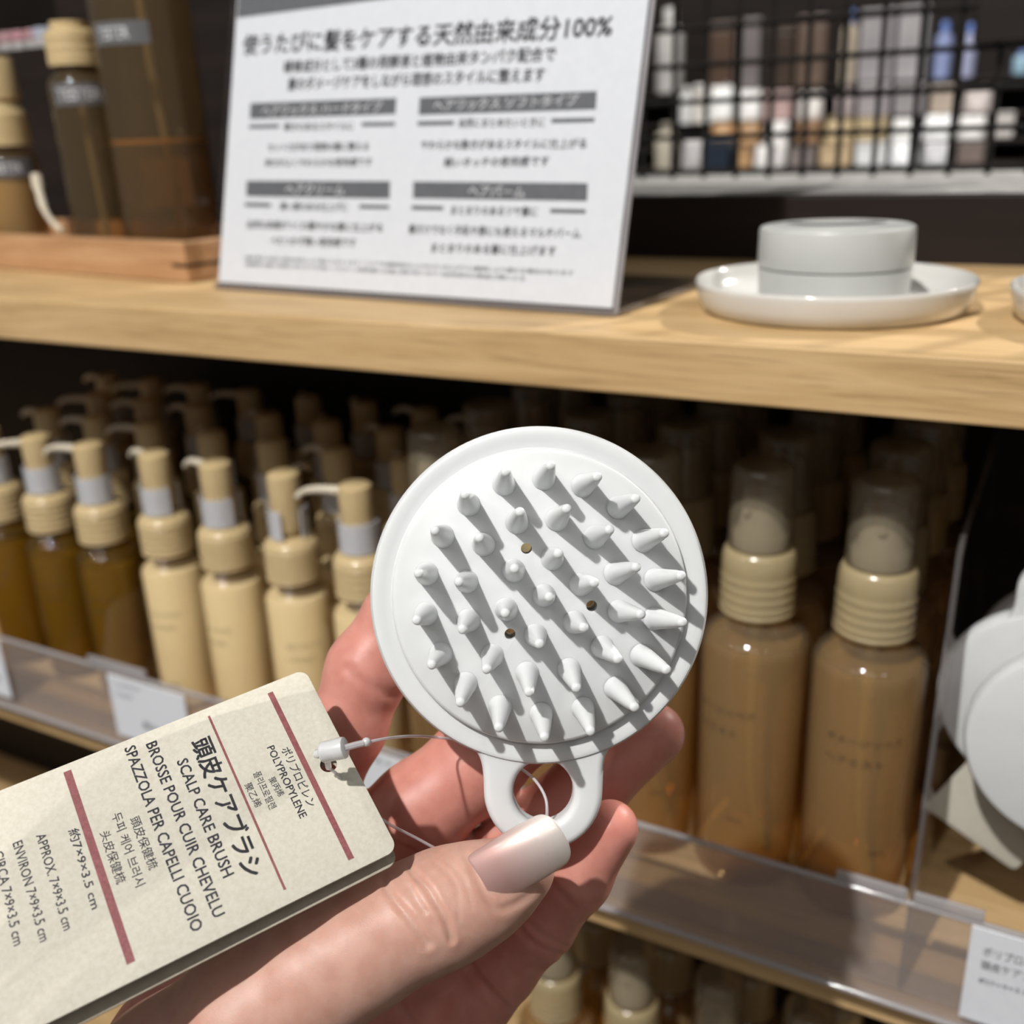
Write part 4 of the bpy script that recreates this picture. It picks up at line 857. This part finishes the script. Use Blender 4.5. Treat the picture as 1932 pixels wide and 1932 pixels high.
G = [('bottle', (1228, 232, 1268, 308), (.55, .50, .40), 'pale beige bottle low across the aisle, nearest the sign'), ('pouch', (1280, 258, 1322, 308), GRY, 'grey pouch low across the aisle, right of the beige bottle'),
 ('box', (1324, 264, 1374, 308), NVY, 'navy carton low across the aisle'), ('box', (1384, 280, 1415, 308), TAN, 'small tan carton beside the navy carton across the aisle'), ('pouch', (1418, 272, 1450, 308), (.6, .58, .56), 'narrow white pouch right of the small tan carton'),
 ('pouch', (1453, 262, 1480, 308), (.55, .52, .5), 'narrow warm grey pouch, low across the aisle'), ('box', (1486, 280, 1534, 308), (.25, .21, .2), 'low dull brown carton, bottom row across the aisle'), ('box', (1545, 272, 1604, 308), (.62, .46, .28), 'wide sand coloured carton, bottom row across the aisle'),
 ('box', (1612, 270, 1668, 308), (.85, .85, .85), 'bright white carton, bottom row across the aisle'), ('pouch', (1675, 266, 1726, 308), (.75, .75, .76), 'shiny white pouch right of the bright white carton'), ('pouch', (1736, 266, 1796, 308), (.45, .44, .46), 'grey pouch, bottom row across the aisle, under the white bags'), ('box', (1804, 270, 1856, 308), (.22, .17, .15), 'dark brown carton, bottom row, far right across the aisle'),
 ('jar', (1336, 226, 1380, 258), (.52, .30, .14), 'orange brown canister across the aisle, left part'), ('jar', (1390, 226, 1430, 258), TAN, 'tan canister right of the orange brown canister'), ('pouch', (1440, 226, 1484, 258), (.62, .6, .58), 'white pouch between tan goods across the aisle'), ('box', (1502, 226, 1545, 258), (.34, .2, .11), 'brown carton left of the round sand canister'),
 ('jar', (1552, 220, 1608, 259), BEI, 'round sand canister, second row across the aisle'), ('box', (1616, 222, 1670, 259), (.60, .47, .28), 'sand carton right of the round sand canister'), ('pouch', (1678, 222, 1728, 259), W_, 'white pouch right of the sand carton'), ('pouch', (1738, 214, 1798, 259), (.8, .8, .8), 'plump white pouch, second row across the aisle'), ('pouch', (1804, 216, 1860, 259), (.72, .7, .68), 'white pouch, second row, near the right edge'), ('box', (1868, 212, 1912, 259), (.62, .58, .55), 'pale carton, second row, at the right edge'),
 ('bottle', (1276, 164, 1302, 214), (.78, .78, .77), 'small white bottle, third row across the aisle, near the sign'), ('box', (1306, 160, 1327, 214), (.7, .66, .6), 'narrow cream carton beside the small white bottle'), ('pouch', (1332, 158, 1378, 214), (.78, .78, .76), 'large white pouch, third row across the aisle'), ('pouch', (1384, 166, 1432, 214), (.68, .66, .64), 'white pouch right of the large white pouch, third row'),
 ('box', (1440, 172, 1490, 214), (.48, .33, .31), 'dusty pink carton, third row across the aisle'), ('pouch', (1500, 170, 1550, 214), (.52, .48, .45), 'warm grey pouch, third row across the aisle'), ('bottle', (1572, 160, 1608, 214), (.5, .42, .42), 'pinkish bottle, third row across the aisle'), ('box', (1616, 158, 1676, 214), (.34, .31, .32), 'lilac grey carton, third row across the aisle'), ('box', (1684, 158, 1742, 214), (.30, .28, .285), 'slate grey carton, third row across the aisle'), ('box', (1754, 160, 1804, 214), (.45, .37, .30), 'taupe carton, third row across the aisle'), ('pouch', (1814, 160, 1872, 214), (.42, .36, .34), 'dusty taupe pouch, third row across the aisle'),
 ('bottle', (1232, 14, 1282, 148), (.62, .6, .58), 'tall white bottle in the top row, just right of the sign'), ('box', (1338, 40, 1380, 149), BRN, 'dark brown carton in the top row across the aisle'), ('box', (1388, 34, 1432, 149), (.20, .175, .175), 'grey brown carton in the top row across the aisle'), ('box', (1448, 44, 1494, 149), (.055, .035, .025), 'nearly black carton in the top row across the aisle'), ('box', (1502, 28, 1556, 149), (.14, .095, .07), 'brown carton in the top row across the aisle'),
 ('bottle', (1582, 18, 1614, 149), (.55, .47, .36), 'cream bottle with blue cap in the top row'), ('box', (1620, 16, 1684, 149), (.33, .31, .32), 'lilac carton in the top row across the aisle'), ('box', (1690, 10, 1748, 149), (.37, .35, .36), 'pale lilac carton in the top row across the aisle'), ('bottle', (1760, 40, 1794, 149), (.30, .36, .60), 'blue bottle in the top row across the aisle'), ('bottle', (1808, 44, 1840, 149), (.40, .42, .60), 'pale blue bottle in the top row, under the black board'), ('bottle', (1908, 95, 1945, 149), (.32, .50, .62), 'light blue bottle at the right picture edge')]
for i, (k, r_, c_, lab) in enumerate(G):
    cat = {'box': 'carton', 'pouch': 'pouch', 'bottle': 'bottle', 'jar': 'canister'}[k]
    good(k, r_, c_, lab, cat, capc=(.15, .25, .6) if 'blue' in lab else ((.75, .74, .72) if 'white bottle' in lab else None))
# black board hanging above
p0, p1 = hity(1838, 83, .648), hity(2010, 0, .648)
bm = bmesh.new(); box(bm, float(p0[0]), float(p1[0])+.03, .6405, .6495, float(p0[2]), float(p0[2])+.12, .001)
tag(obj('black_board', bm, M_DARK, smooth=False), 'plain black board fixed high on the wire grid at the right', 'board')
# small goods on the low ledge at the left
for i, (x0, x1, c_, lab) in enumerate([(-22, 2, PNK, 'pink jar cut by the left picture edge'), (4, 24, PNK, 'pink jar at the left, second from the picture edge'), (27, 48, (.48, .24, .27), 'pink jar at the left, third from the picture edge'), (51, 69, PNK, 'pink jar at the left, next to the pale blue jar'), (72, 106, (.42, .44, .52), 'pale blue jar behind the slim tester bottle')]):
    a, b = hity(x0, 90, .53), hity(x1, 90, .53); r = float(b[0]-a[0])/2; h = float(hity(30, 60, .53)[2])-ZPK
    t = thing('cosmetic_jar', lab, 'jar', (float(a[0]+b[0])/2, .532, ZPK+.0003), 0, 'small jars on the dark ledge at the left')
    bm = bmesh.new(); lathe(bm, [(0, 0), (r*.9, 0), (r*.95, h*.05), (r*.95, h*.5), (0, h*.5)], 28); obj('jar_body', bm, goods_mat((.5, .48, .46)), t)
    bm = bmesh.new(); lathe(bm, [(r*.95, h*.5), (r, h*.53), (r, h*.95), (r*.93, h), (0, h)], 28); obj('lid', bm, goods_mat(c_), t)
